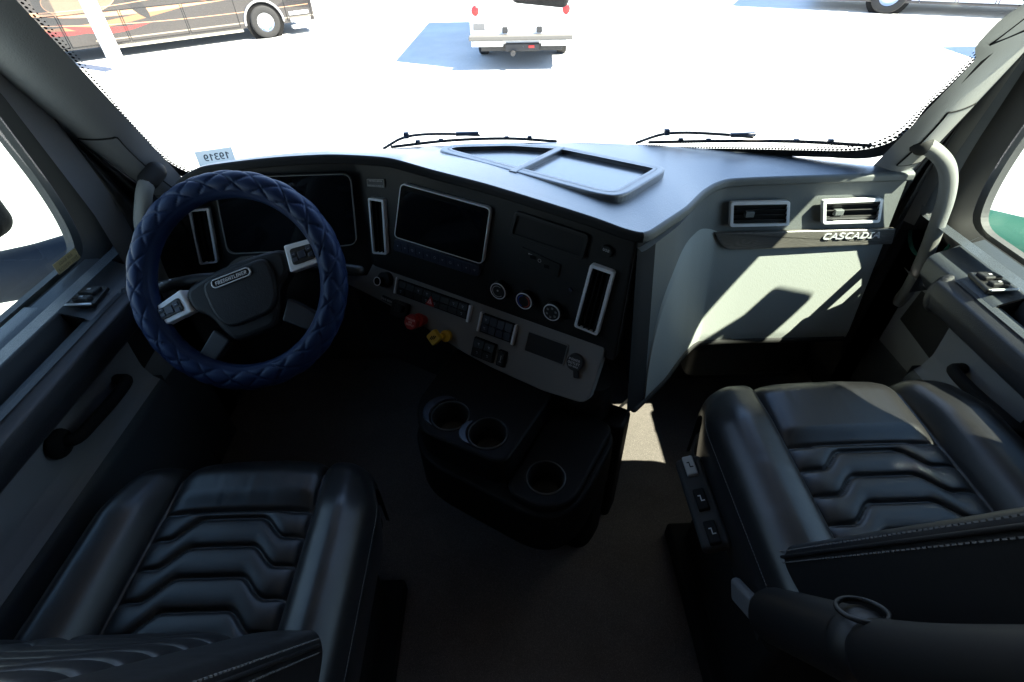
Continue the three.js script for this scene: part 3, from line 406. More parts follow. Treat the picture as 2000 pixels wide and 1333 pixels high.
{
  const t = thing('steering_wheel', 'large steering wheel in a quilted blue leather cover', 'steering wheel');
  const q = new THREE.Matrix4().makeBasis(V(1, 0, 0), WN.clone().cross(V(1, 0, 0)), WN).multiply(new THREE.Matrix4().makeRotationZ(THREE.MathUtils.degToRad(19))).setPosition(-0.603, 0.867, -0.955);
  const W = (g) => g.applyMatrix4(q);
  const RR = 0.212, r0 = 0.0285, N = 22;
  part('rim_cover', W(grid(520, 56, (u, v) => {
    const a = u * Math.PI * 2, b = v * Math.PI * 2, U = u * N, Vv = v * 4, f1 = Math.abs(((U + Vv) % 1 + 1) % 1 - 0.5) * 2, f2 = Math.abs(((U - Vv) % 1 + 1) % 1 - 0.5) * 2; // 1 at grooves
    const quilt = sm(-0.75, -0.35, Math.cos(b)), g = Math.max(f1, f2), dd = quilt * (0.0022 * (1 - f1 * f1) * (1 - f2 * f2) - 0.0036 * Math.pow(g, 16)) - 0.0016 * Math.exp(-Math.pow((Math.cos(b) + 0.72) / 0.03, 2)), r = r0 + dd;
    return { x: (RR + r * Math.cos(b)) * Math.cos(a), y: (RR + r * Math.cos(b)) * Math.sin(a), z: r * Math.sin(b), u: u * 1.4, v: v * 0.18 };
  })), M.blue, t);
  const hubP = [[-0.122, 0.026], [-0.06, 0.040], [0.0, 0.043], [0.06, 0.042], [0.126, 0.034], [0.118, -0.022], [0.085, -0.040], [0.058, -0.10], [0.038, -0.122], [-0.055, -0.122], [-0.072, -0.10], [-0.09, -0.045], [-0.12, -0.024]];
  const hub = part('hub', W(slab(hubP, 0.025, 0.035, 0.012).translate(0, 0, -0.03)), std([0.008, 0.009, 0.011], 0.5, { specularIntensity: 0.6 }), t, 'black padded wheel hub');
  part('hub_pad', W(slab([[-0.075, 0.028], [0.088, 0.030], [0.082, -0.045], [0.055, -0.088], [-0.055, -0.090], [-0.075, -0.05]], 0.03, 0.014, 0.007).translate(0, 0, 0.0)), std([0.008, 0.009, 0.012], 0.45, { ...grain, specularIntensity: 0.6 }), hub);
  const oval = (w, h) => { const s = new THREE.Shape(); s.absarc(w - h, 0, h, -Math.PI / 2, Math.PI / 2); s.absarc(-w + h, 0, h, Math.PI / 2, Math.PI * 1.5); s.closePath(); return s; };
  const os = oval(0.046, 0.0098), oh = new THREE.Path(); oh.absarc(0.036, 0, 0.0075, -Math.PI / 2, Math.PI / 2); oh.absarc(-0.036, 0, 0.0075, Math.PI / 2, Math.PI * 1.5); oh.closePath(); os.holes.push(oh);
  const bd = part('badge', W(extr(oval(0.045, 0.009), 0.003, 0, 12).translate(-0.003, 0.012, 0.013)), M.matte, hub, 'oval maker badge with chrome edge');
  part('badge_rim', W(extr(os, 0.0055, 0.0008, 12).translate(-0.003, 0.012, 0.013)), M.bright, bd);
  part('badge_lettering', W(text('FREIGHTLINER', 0.0078, 0.002, { wide: 0.98, slant: 0.15 }).translate(-0.003, 0.012, 0.016)), M.bright, bd);
  for (const s of [-1, 1]) {
    const P = s < 0 ? [[-0.202, 0.012], [-0.123, 0.030], [-0.119, -0.024], [-0.200, -0.031]] : [[0.119, -0.022], [0.128, 0.037], [0.200, 0.030], [0.196, -0.024]];
    const pod = part('spoke_bezel', W(slab(P, 0.004, 0.03, 0.003).translate(0, 0, -0.022)), M.silver, t, s < 0 ? 'silver left spoke bezel with switches' : 'silver right spoke bezel with switches');
    const I = inset(P, 0.011), pad = part('switch_pad', W(slab(I, 0.008, 0.006, 0.002).translate(0, 0, 0.0055)), M.satin, pod);
    const cx = I.reduce((a, p) => a + p[0], 0) / 4, cyy = I.reduce((a, p) => a + p[1], 0) / 4;
    for (const [dx, dy, w, h] of [[-0.018, 0.006, 0.012, 0.009], [-0.018, -0.006, 0.012, 0.009], [0, 0, 0.018, 0.016], [0.018, 0.007, 0.012, 0.01], [0.018, -0.007, 0.012, 0.01]]) part('button', W(new RoundedBoxGeometry(w, h, 0.004, 2, 0.0015).translate(cx + dx, cyy + dy, 0.0115)), M.button, pod);
    part('symbol', W(join([-1, 1].map((k) => new THREE.PlaneGeometry(0.005, 0.001).translate(cx + k * 0.018, cyy + 0.006, 0.0138)))), M.iconDim, pod);
    const sp = s < 0 ? [[-0.095, -0.075], [-0.07, -0.112], [-0.155, -0.165], [-0.178, -0.135]] : [[0.088, -0.07], [0.055, -0.112], [0.13, -0.178], [0.16, -0.152]];
    part('lower_spoke', W(slab(sp, 0.006, 0.022, 0.005).translate(0, 0, -0.022)), std([0.016, 0.018, 0.024], 0.5, grain), t);
  }
}

// ---------------------------------------------------------------- seats
function cushionParts({ hw, iw, len, roll, skirt, bol, seam, chev, rows, flipChev = 1 }, mat4, parent, names) {
  // local: x across, z 0 (rear) to -len (front), y up from the centre of the top
  const half = new THREE.CatmullRomCurve3([[iw, -0.010], [iw + 0.008, bol * 0.25], [iw + 0.03, bol * 0.78], [(iw + hw) / 2 + 0.006, bol], [hw - 0.04, bol * 0.86], [hw - 0.013, bol * 0.42], [hw, -0.022], [hw - 0.002, -0.07], [hw - 0.014, -skirt]].map((p) => V(p[0], p[1], 0)), false, 'catmullrom', 0.4);
  const NI = 72, NB = 44, NU = NI + 2 * NB, pos = (i) => { if (i < NB) { const p = half.getPointAt(1 - i / NB); return [-p.x, p.y]; } if (i <= NB + NI) { const x = lerp(-iw, iw, (i - NB) / NI); return [x, -0.010 * Math.pow(Math.abs(x) / iw, 14)]; } const p = half.getPointAt((i - NB - NI) / NB); return [p.x, p.y]; };
  const prof = []; for (let i = 0; i <= NU; i++) prof.push(pos(i));
  const flat = len - roll, arc = roll * Math.PI / 2, tot = flat + arc + skirt * 0.85, NVv = 240;
  const chevAt = (x) => chev * (1 - sm(0.055, 0.115, Math.abs(x)));
  const vert = (i, j) => {
    let [x, y] = prof[i]; const d = j / NVv * tot; let z, drop = 0, ny = 1, nz = 0;
    if (d < flat) z = -d; else if (d < flat + arc) { const a = (d - flat) / roll; z = -flat - roll * Math.sin(a); drop = -roll * (1 - Math.cos(a)); ny = Math.cos(a); nz = -Math.sin(a); } else { z = -len; drop = -roll - (d - flat - arc); ny = 0; nz = -1; }
    const fr = sm(len - 0.16, len, -z), re = 1; let yy = y > 0 ? y * (1 - 0.45 * fr) : y, out = 0;
    if (Math.abs(x) > iw) { const k = Math.min(1, (Math.abs(x) - iw) / (hw - iw)); x *= 1 - 0.11 * fr * fr * k; if (d > flat) yy = yy > -0.03 ? yy : lerp(yy, Math.max(yy, -0.05), 1); }
    if (d > flat + arc * 0.2 && y < -0.02) { /* side wall closes to the front */ }
    if (Math.abs(x) <= iw + 0.001) {
      const L0 = (k) => -(len - seam) + k * rows; // seam lines run to the rear
      if (d < flat) {
        const zz = z + flipChev * chevAt(x), k = (zz - L0(0)) / rows; // front seam is straight
        if (z > L0(0)) { const kk = Math.max(k, 0), f = kk - Math.floor(kk), dist = Math.min(f, 1 - f) * rows; if (k > 0.02) out += 0.0085 * Math.sqrt(Math.max(0, Math.sin(Math.PI * f))) - 0.0045 * Math.exp(-Math.pow(dist / 0.004, 2)); }
        const ds = z - L0(0); out -= 0.008 * Math.exp(-Math.pow(ds / 0.006, 2)); if (ds < 0) out += 0.012 * sm(0, -0.05, ds);
        out *= 1 - Math.pow(Math.abs(x) / iw, 10);
      } else out += 0.012 * (1 - Math.pow(Math.abs(x) / iw, 10));
      out += 0.0009 * (vnoise(x * 75 + 50, z * 18 + 90, 4096) - 0.5) * sm(len - 0.2, len - 0.02, -z) + 0.0006 * (vnoise(x * 22 + 9, z * 34 + 40, 4096) - 0.5);
    } else { out += (0.0007 * (vnoise(x * 18 + 70, z * 38 + 60, 4096) - 0.5) + 0.00012 * (vnoise(x * 90 + 70, z * 120 + 60, 4096) - 0.5)) * sm(iw, iw + 0.05, Math.abs(x)); }
    const back = 0.045 * Math.pow(Math.min(1, Math.abs(x) / hw), 2.2) * sm(len - 0.3, len, -z); // front edge bows outward in the middle
    return V(x, yy + drop + out * ny, z + out * nz + back);
  };
  const P = [], UV = []; for (let j = 0; j <= NVv; j++) for (let i = 0; i <= NU; i++) { const p = vert(i, j); UV.push(p.x, j / NVv * tot); p.applyMatrix4(mat4); P.push(p.x, p.y, p.z); }
  const all = []; const regions = {};
  const seamRow = Math.round((len - seam) / tot * NVv);
  for (let j = 0; j < NVv; j++) for (let i = 0; i < NU; i++) {
    const a = j * (NU + 1) + i, b = a + 1, c = a + NU + 1, e = c + 1, q = [a, b, c, b, e, c]; all.push(...q);
    const key = i < NB ? 'b0' : i >= NB + NI ? 'b1' : j >= seamRow ? 'front' : 'insert'; (regions[key] ??= []).push(...q);
  }
  const g = new THREE.BufferGeometry(); g.setAttribute('position', new THREE.Float32BufferAttribute(P, 3)); g.setAttribute('uv', new THREE.Float32BufferAttribute(UV, 2)); g.setIndex(all); g.computeVertexNormals();
  const sub = (ix) => { const map = new Map(), p = [], n = [], u = [], id = []; for (const k of ix) { if (!map.has(k)) { map.set(k, map.size); for (let m = 0; m < 3; m++) { p.push(g.attributes.position.array[k * 3 + m]); n.push(g.attributes.normal.array[k * 3 + m]); } u.push(UV[k * 2], UV[k * 2 + 1]); } id.push(map.get(k)); } const s = new THREE.BufferGeometry(); s.setAttribute('position', new THREE.Float32BufferAttribute(p, 3)); s.setAttribute('normal', new THREE.Float32BufferAttribute(n, 3)); s.setAttribute('uv', new THREE.Float32BufferAttribute(u, 2)); s.setIndex(id); return s; };
  part(names + '_bolster', sub(regions.b0), M.leather, parent); part(names + '_bolster', sub(regions.b1), M.leather, parent);
  part(names + '_front_panel', sub(regions.front), M.leather, parent); part('quilted_' + names, sub(regions.insert), M.leatherQuilt, parent);
  return { vert: (i, j) => vert(i, j).applyMatrix4(mat4), NU, NB, NI, NV: NVv };
}
function stitches(pts, step, len, r) { // pts: dense Vector3 list -> separate thread stitches, merged
  const c = new THREE.CatmullRomCurve3(pts), n = Math.floor(c.getLength() / step), out = [];
  for (let k = 0; k < n; k++) { const p = c.getPointAt((k + 0.5) / n), d = c.getTangentAt((k + 0.5) / n); out.push(new THREE.BoxGeometry(r * 2, len, r * 2).applyMatrix4(new THREE.Matrix4().makeRotationFromQuaternion(new THREE.Quaternion().setFromUnitVectors(V(0, 1, 0), d))).translate(p.x, p.y, p.z)); }
  return join(out);
}
function seat(name, label, o) {
  const t = thing(name, label, 'seat');
  const C = cushionParts({ hw: o.hw, iw: o.iw, len: o.zr - o.zf, roll: 0.055, skirt: 0.15, bol: 0.064, seam: o.seam, chev: 0.042, rows: 0.060 }, new THREE.Matrix4().makeTranslation(o.cx, o.y, o.zr), t, 'cushion');
  for (const s of [0, 1]) { const pts = []; const i = s ? C.NB + C.NI + Math.round(C.NB * 0.62) : Math.round(C.NB * 0.38); for (let j = 6; j < C.NV * 0.78; j += 6) { const p = C.vert(i, j); p.y += 0.0008; pts.push(p); } const m = part('stitching', stitches(pts, 0.0065, 0.0042, 0.0006), M.thread, t); m.userData.kind = 'stuff'; }
  const a = THREE.MathUtils.degToRad(o.tilt), A = V(0, Math.cos(a), Math.sin(a)), N = V(0, Math.sin(a), -Math.cos(a));
  const B = new THREE.Matrix4().makeBasis(V(-1, 0, 0), N, A.clone().negate()).setPosition(o.cx, o.by, o.bz);
  const K = cushionParts({ hw: o.bw, iw: o.iw, len: 0.66, roll: 0.05, skirt: 0.13, bol: 0.006, seam: 0.12, chev: 0.042, rows: 0.060 }, B, t, 'backrest');
  const bp = (x, y, z) => V(x, y, z).applyMatrix4(B);
  for (const s of [-1, 1]) { // twin stitched seam along both edges of the backrest, with a piping groove between
    const mk = (y, dx) => { const pts = []; for (let k = 0; k <= 20; k++) pts.push(bp(s * (o.bw + 0.0012 + dx), y, -0.02 - k / 20 * 0.56)); return pts; };
    for (const [y, dx] of [[-0.004, -0.0015], [-0.022, 0.0008]]) { const m = part('stitching', stitches(mk(y, dx), 0.0085, 0.0058, 0.0009), M.thread, t); m.userData.kind = 'stuff'; }
    part('piping', tube(new THREE.CatmullRomCurve3(mk(-0.013, -0.0012)), 0.0028, 50, 8), M.leather, t);
  }
  part('backrest_shell', grid(30, 30, (u, v) => { const x = lerp(-1, 1, u), z = -lerp(-0.06, 0.64, v), y = -0.115 - 0.035 * Math.sqrt(Math.max(0, 1 - Math.pow(Math.abs(x), 4))); const p = bp(x * (o.bw - 0.012), y, z); return p; }), M.black, t);
  part('seat_base', [box(o.cx - o.hw + 0.03, o.cx + o.hw - 0.03, o.y - 0.2, o.y - 0.09, o.zf + 0.05, o.zr + 0.02, 0.03), box(o.cx - o.hw + 0.07, o.cx + o.hw - 0.07, 0.05, o.y - 0.19, o.zf + 0.1, o.zr, 0.02), box(o.cx - o.hw + 0.03, o.cx + o.hw - 0.03, 0.0, 0.06, o.zf + 0.06, o.zr + 0.06, 0.012)], M.matte, t);
  return { t, bp, A, N };
}
seat('driver_seat', 'black leather driver seat with quilted chevron cushion, under the wheel', { cx: -0.575, hw: 0.285, iw: 0.155, y: 0.555, zf: -0.715, zr: -0.215, seam: 0.135, tilt: 25, by: 0.672, bz: -0.297, bw: 0.28 });
{
  const { t, bp } = seat('passenger_seat', 'black leather passenger seat with sunlit front edge and armrest', { cx: 0.735, hw: 0.315, iw: 0.165, y: 0.605, zf: -0.86, zr: -0.34, seam: 0.20, tilt: 23, by: 0.614, bz: -0.432, bw: 0.29 });
  const sp = part('control_panel', [new RoundedBoxGeometry(0.06, 0.03, 0.22, 4, 0.012).rotateZ(0.35).translate(0.40, 0.50, -0.6)], M.black, t, 'seat control panel with three switches on the cushion side');
  [[-0.69, 0], [-0.605, 1], [-0.53, 2]].forEach(([z, k]) => {
    const b = part('seat_switch', new RoundedBoxGeometry(0.024, 0.014, 0.05, 3, 0.004).rotateZ(0.35).translate(0.394, 0.516, z + 0.01), k ? M.matte : M.trimGrey, sp);
    part('symbol', join([new THREE.BoxGeometry(0.002, 0.001, 0.014).translate(0, 0.0078, 0), new THREE.BoxGeometry(0.008, 0.001, 0.002).translate(0.003, 0.0078, 0.006), new THREE.BoxGeometry(0.006, 0.001, 0.002).translate(-0.002, 0.0078, -0.006)]).rotateZ(0.35).translate(0.394, 0.516, z + 0.01), k ? M.icon : M.matte, b);
  });
  part('recline_lever', new RoundedBoxGeometry(0.02, 0.045, 0.13, 4, 0.009).rotateX(-0.72).translate(0.405, 0.55, -0.365), M.doorGrey, t, 'grey recline lever');
  // folded-up armrest beside the backrest
  const ar = part('armrest', tube([bp(0.36, -0.125, -0.36).toArray(), bp(0.365, -0.125, -0.46).toArray(), bp(0.365, -0.12, -0.58).toArray()], 0.037, 30, 20), M.armLeather, t, 'folded-up leather armrest');
  const hub = bp(0.36, -0.12, -0.33);
  part('armrest_pivot', new THREE.SphereGeometry(0.041, 28, 20).scale(0.85, 0.95, 1.1).translate(hub.x, hub.y, hub.z), M.armLeather, t); part('pivot_ring', new THREE.TorusGeometry(0.024, 0.003, 10, 32).rotateX(0.9).translate(hub.x - 0.006, hub.y + 0.038, hub.z - 0.026), M.armLeather, t);
  part('recliner_cover', tube([bp(0.33, -0.1, -0.06).toArray(), bp(0.345, -0.11, -0.2).toArray(), hub.toArray()], 0.042, 20, 18), M.armLeather, t);
}

// ---------------------------------------------------------------- doors
function door(side) {
  const Rt = side > 0, map = Rt ? (p) => V(0.1 - p.x, p.y, p.z + 0.055) : (p) => p;
  const t = thing('cab_door', Rt ? 'passenger door with window switch on the ledge and long armrest' : 'driver door with window switch, dark armrest and black pull handle', 'door');
  const prep = (g) => { if (!Rt) return g; const q = g.index ? g.toNonIndexed() : g, p = q.attributes.position; for (let i = 0; i < p.count; i++) p.setXYZ(i, 0.1 - p.getX(i), p.getY(i), p.getZ(i) + 0.055); const n = q.attributes.normal; for (let i = 0; i < n.count; i++) n.setX(i, -n.getX(i)); for (const k in q.attributes) { const a = q.attributes[k], s = a.itemSize; for (let i = 0; i < a.count; i += 3) for (let m = 0; m < s; m++) { const x = a.array[i * s + m]; a.array[i * s + m] = a.array[(i + 1) * s + m]; a.array[(i + 1) * s + m] = x; } } return q; };
  const put = (name, geo, mat, parent = t, label) => part(name, prep(Array.isArray(geo) ? join(geo) : geo), mat, parent, label);
  // window outline (z, y) in the glass plane x = -1.08
  const zo = Rt ? -0.075 : -0.015, wp = [[-1.135, 0.833], [-1.16, 0.90], [-1.165, 1.0], [-1.15, 1.15], [-1.115, 1.51], [-0.78, 1.51], [-0.52, 1.25], [-0.43, 1.0], [-0.41, 0.833]].map(([z, y]) => [z + zo, y]);
  const shape = () => rounded(wp, [0.05, 0.05, 0.05, 0.1, 0.05, 0.05, 0.05, 0.05, 0.05]);
  const toX = (g, x) => g.rotateY(-Math.PI / 2).translate(x, 0, 0); // shape (z, y) -> plane x; local x becomes world z
  const pane = put('window_pane', toX(new THREE.ShapeGeometry(shape(), 8), -1.08), M.sideGlass);
  const outer = new THREE.Shape([[-1.4, -0.06], [-0.3, -0.06], [-0.3, 1.93], [-1.1, 1.93], [-1.28, 1.5], [-1.4, 1.0]].map((p) => new THREE.Vector2(...p))); outer.holes.push(rounded(wp, [0.05, 0.05, 0.05, 0.1, 0.05, 0.05, 0.05, 0.05, 0.05], new THREE.Path()));
  put('outer_skin', toX(extr(outer, 0.02), -1.1), M.shell);
  const ol = inset(wp, -0.05).map(([z, y], i) => [z, Math.max(y, 0.842)]);
  // reveal: from the glass edge out to the inner frame line
  const loop = (pts, x) => { const s = rounded(pts, [0.06, 0.06, 0.06, 0.1, 0.06, 0.06, 0.06, 0.06, 0.06]).getSpacedPoints(120); return s.map((p) => V(x, p.y, p.x)); };
  const a = loop(wp, -1.078), b = loop(inset(wp, -0.035), -1.03), c = loop(inset(wp, -0.07), -0.997);
  put('window_seal', grid(120, 6, (u, v) => { const i = Math.round(u * 120) % a.length, p = a[i].clone().lerp(b[i], v); p.x += 0.01 * Math.sin(v * Math.PI); return p; }), M.seal, pane);
  put('window_frame', grid(120, 6, (u, v) => { const i = Math.round(u * 120) % b.length, p = b[i].clone().lerp(c[i], v); p.x += 0.006 * Math.sin(v * Math.PI); if (p.y < 0.835) p.y = 0.835; return p; }), M.door);
  // rubber between door frame and pillar trim
  const Fz = (h) => (Rt ? -1.315 : -1.225) + (h < 0.3 ? 0.15 * Math.max(0, h) : 0.045 + (Rt ? 0.35 : 0.5) * (h - 0.3));
  part('door_seal', grid(24, 40, (u, v) => { const h = lerp(-0.3, 0.95, v), D = Dp[side](h), F = map(V(-0.99, 0.943 + h, Fz(h))), p = D.lerp(F, u); p.x -= side * 0.014 * Math.sin(u * Math.PI * 3) * Math.sin(u * Math.PI); p.z += 0.012 * Math.sin(u * Math.PI * 3) * Math.sin(u * Math.PI) - (u === 0 ? 0.006 : 0); return p; }), M.seal, t);
  put('frame_front', grid(6, 30, (u, v) => { const y = lerp(0.80, 1.85, v), h = y - 0.943, z0 = Fz(h); return V(lerp(-0.988, -1.0, u), y, lerp(z0, z0 + (Rt ? 0.03 : 0.07), u)); }), M.doorGrey);
  // ledge with a pocket, armrest strip, lower trim
  const prof = (pts, z0, z1, n = 24) => { const c2 = new THREE.CatmullRomCurve3(pts.map((p) => V(p[0], p[1], 0)), false, 'catmullrom', 0.25); return grid(40, n, (u, v) => { const p = c2.getPoint(u), z = lerp(z0, z1, v); return { x: p.x, y: p.y, z, u: u * 0.4, v: z }; }); };
  put('window_ledge', [prof([[-1.085, 0.834], [-1.055, 0.832], [-1.025, 0.820], [-1.015, 0.814], [-1.012, 0.76]], -0.932, 0.25), prof([[-1.07, 0.8345], [-0.99, 0.808], [-0.968, 0.799], [-0.955, 0.786], [-0.958, 0.74], [-0.99, 0.70], [-1.04, 0.66]], -1.145, -0.93), grid(6, 6, (u, v) => { const x = lerp(-1.08, -0.958, u); return V(x, lerp(0.68, lerp(0.835, 0.79, u), v), -1.144 - 0.02 * (1 - u)); })], M.door);
  put('pocket', [prof([[-1.02, 0.745], [-0.98, 0.735], [-0.95, 0.745]], -0.94, 0.25), grid(6, 6, (u, v) => V(lerp(-1.02, -0.955, u), lerp(0.70, lerp(0.815, 0.79, u), v), -0.929))], M.matte);
  put('armrest', [prof([[-0.985, 0.73], [-0.985, 0.782], [-0.975, 0.79], [-0.955, 0.788], [-0.932, 0.774], [-0.926, 0.742], [-0.936, 0.705], [-0.965, 0.685], [-1.01, 0.68]], -1.06, 0.25), new THREE.SphereGeometry(0.045, 24, 18).scale(0.7, 1.2, 0.6).translate(-0.957, 0.738, -1.058)], std([0.022, 0.024, 0.028], 0.36, grain));
  put('armrest_inlay', prof([[-0.976, 0.7915], [-0.962, 0.7925], [-0.95, 0.7895]], -1.04, 0.25), M.door);
  put('lower_trim', [prof([[-0.965, 0.69], [-0.99, 0.68], [-1.005, 0.65], [-1.012, 0.56], [-1.0, 0.52], [-0.985, 0.505]], -1.03, 0.25), prof([[-0.99, 0.70], [-1.03, 0.66], [-1.045, 0.58], [-1.045, 0.42]], -1.24, -1.03)], M.doorPanel, t, 'grey lower door trim');
  put('kick_trim', [prof([[-0.985, 0.506], [-0.975, 0.47], [-0.975, 0.2], [-0.99, 0.0]], -1.03, 0.25), prof([[-1.044, 0.43], [-1.045, 0.2], [-1.05, 0.0]], -1.26, -1.0), grid(2, 8, (u, v) => V(lerp(-1.05, -0.975, u), lerp(0, 0.52, v), -1.03))], M.door);
  const ph = put('pull_handle', tube([[-1.0, 0.60, -0.935], [-0.972, 0.603, -0.925], [-0.965, 0.607, -0.86], [-0.965, 0.613, -0.79], [-0.97, 0.617, -0.735], [-1.0, 0.618, -0.725]], 0.014, 40, 12), M.matte);
  put('handle_cup', new THREE.SphereGeometry(0.034, 20, 14).scale(0.5, 1, 1).translate(-1.0, 0.617, -0.72), M.matte, ph);
  const sw = put('switch_plate', [new RoundedBoxGeometry(0.06, 0.012, 0.072, 3, 0.004).rotateY(0.1).translate(-0.99, 0.812, -0.995)], M.satin);
  for (const [z, w] of [[-1.008, 0.04], [-0.978, 0.022]]) { const q = put('window_switch', new RoundedBoxGeometry(0.04, 0.012, w === 0.04 ? 0.03 : 0.018, 3, 0.004).rotateX(-0.12).translate(-0.99, 0.821, z), M.black, sw); put('symbol', new THREE.BoxGeometry(0.008, 0.0008, 0.005).translate(-0.99, 0.8275, z), M.icon, q); }
  put('switch_rim', new RoundedBoxGeometry(0.062, 0.004, 0.004, 2, 0.001).translate(-0.99, 0.8195, -0.958), M.silver, sw);
  put('speaker_grille', new RoundedBoxGeometry(0.012, 0.14, 0.17, 3, 0.005).rotateX(0.12).translate(-1.038, 0.60, -1.11), M.speaker);
}
door(-1); door(1);

// stickers seen from behind
const canvasTex = (w, h, draw) => { const c = document.createElement('canvas'); c.width = w; c.height = h; const x = c.getContext('2d'); draw(x, w, h); const t = new THREE.CanvasTexture(c); t.colorSpace = THREE.SRGBColorSpace; t.anisotropy = 8; return t; };
{
  const t = canvasTex(256, 128, (x, w, h) => { x.fillStyle = '#b9c6cb'; x.fillRect(0, 0, w, h); x.translate(w, 0); x.scale(-1, 1); x.fillStyle = '#2e3c46'; x.textAlign = 'center'; x.font = 'bold 66px sans-serif'; x.fillText('19319', w * 0.46, 74); x.font = 'bold 34px sans-serif'; x.fillText('MOBILITY', w * 0.5, 116); });
  const g = thing('stock_tag', 'small pale card reading 19319 in mirror writing on top of the instrument hood', 'tag'); const pl = new Plane(V(-0.762, 0.998, -1.345), V(1, 0.12, 0.05), V(0, -0.5, 0.87).normalize());
  pl.n = V(-0.05, -0.15, 0.9).cross(V(0, 0, 0)).lengthSq() ? pl.n : V(0, 0.25, 0.97); pl.u = pl.n.clone().cross(pl.r).normalize();
  part('print', pl.put(new THREE.PlaneGeometry(0.105, 0.046), 0, 0, 0.0009), std(1, 1, { map: t, transmission: 0.6, thickness: 0 }), g); part('fold', pl.put(new RoundedBoxGeometry(0.106, 0.003, 0.004, 1, 0.001), 0, -0.026, -0.001), std([0.5, 0.56, 0.58], 0.9), g);
}
{
  const t = canvasTex(256, 96, (x, w, h) => { x.fillStyle = '#5e573f'; x.fillRect(0, 0, w, h); x.translate(w, 0); x.scale(-1, 1); x.fillStyle = '#2a261b'; x.textAlign = 'center'; x.font = 'bold 34px sans-serif'; x.fillText('AIR BAGS', w / 2, 42); x.fillText('THIS VEHICLE', w / 2, 82); });
  const g = thing('window_sticker', 'small tan sticker with mirrored text at the lower corner of the driver window', 'sticker'), q = new THREE.Matrix4().makeBasis(V(0, -0.02, -1).normalize(), V(0, 1, -0.02).normalize(), V(1, 0, 0)).setPosition(-1.072, 0.858, -1.085);
  part('print', new THREE.PlaneGeometry(0.082, 0.028).applyMatrix4(q), std(1, 1, { map: t, transmission: 0.35, thickness: 0 }), g); part('border', ring(rect(-0.041, 0.041, -0.014, 0.014), 0.0015, 0.002, 0.0006).applyMatrix4(q), std([0.25, 0.22, 0.14], 0.8), g);
}

// ---------------------------------------------------------------- wipers and mirrors outside
function wiper(label, x0, x1, h, rise = 0) {
  const t = thing('wiper', label, 'wiper', null), P = (x, hh, off = 0.028) => glassAt(x, hh + rise * Math.max(0, (x - x0) / (x1 - x0)) ** 1.6, off).toArray();
  part('arm', tube([P(x0 - 0.03, h - 0.035), P(x0 + 0.03, h - 0.004, 0.03), P(x0 + 0.09, h + 0.003, 0.032), P(x0 + 0.18, h + 0.001, 0.03), P(x0 + 0.26, h - 0.002, 0.024)], 0.0042, 40, 8), M.satin, t);
  const bl = part('blade', tube([P(x0, h - 0.014, 0.012), P(lerp(x0, x1, 0.35), h - 0.004, 0.012), P(lerp(x0, x1, 0.7), h - 0.004, 0.012), P(x1, h - 0.016, 0.012)], 0.0045, 60, 8), M.seal, t);
  for (const k of [0.16, 0.3, 0.7, 0.84]) part('claw', new RoundedBoxGeometry(0.014, 0.007, 0.01, 2, 0.002).translate(...P(lerp(x0, x1, k), h - 0.003, 0.015)), M.mirrorShell, bl);
  part('clip', new RoundedBoxGeometry(0.07, 0.011, 0.014, 3, 0.004).translate(...P(lerp(x0, x1, 0.46), h + 0.006, 0.024)), M.mirrorShell, t);
  part('nozzle', new RoundedBoxGeometry(0.016, 0.018, 0.016, 2, 0.004).translate(...P(x0 + 0.045, h + 0.002, 0.034)), M.mirrorShell, t);
}
wiper('left windscreen wiper lying along the glass foot, in shade', -0.34, 0.15, 0.008); wiper('right windscreen wiper in front of the passenger, sunlit at its tip', 0.42, 0.93, 0.012, 0.055);
for (const s of [-1, 1]) {
  const t = thing('side_mirror', s < 0 ? 'driver side exterior mirror on a thick dark arm outside the left window' : 'passenger side mirror on a thick arm, coloured green for glass sheen, outside the right window', 'mirror');
  const m = (x, y, z) => (s < 0 ? [x, y, z] : [0.1 - x, y, z + 0.03]);
  part('arm', new THREE.TubeGeometry(spline([m(-1.09, 0.755, -1.30), m(-1.2, 0.745, -1.30), m(-1.38, 0.70, -1.31), m(-1.6, 0.65, -1.34)]), 30, 0.075, 22), std(s < 0 ? [0.004, 0.010, 0.022] : [0.008, 0.05, 0.04], 0.7, { specularIntensity: 0.3 }), t);  // right arm painted green to suggest the coloured sheen on the side glass
  const hc = m(-1.56, 1.14, -1.33); part('housing', new RoundedBoxGeometry(0.3, 0.68, 0.12, 6, 0.05).translate(...hc), M.matte, t);
  part('mirror_glass', new RoundedBoxGeometry(0.25, 0.6, 0.01, 3, 0.004).translate(hc[0], hc[1], hc[2] + 0.062), M.mirror, t);
}
{ // small rear-facing mirror hung outside above the passenger window: it throws the round-cornered shadow on the grey panel
  const t = thing('hanging_mirror', 'small round-cornered mirror hung outside above the passenger window', 'mirror');
  const q = [[1.33, 1.48], [1.445, 1.435], [1.335, 1.28], [1.215, 1.325]];
  part('housing', extr(rounded(q, [0.02, 0.03, 0.03, 0.02]), 0.03, 0.006).translate(0, 0, -0.9), M.matte, t); part('mirror_glass', extr(rounded(inset(q, 0.012), 0.02), 0.004, 0.001).translate(0, 0, -0.872), M.mirror, t);
  part('bracket', tube([[1.235, 1.335, -0.9], [1.225, 1.37, -0.86], [1.215, 1.42, -0.80], [1.215, 1.46, -0.74]], 0.012, 20, 10), M.matte, t);
}

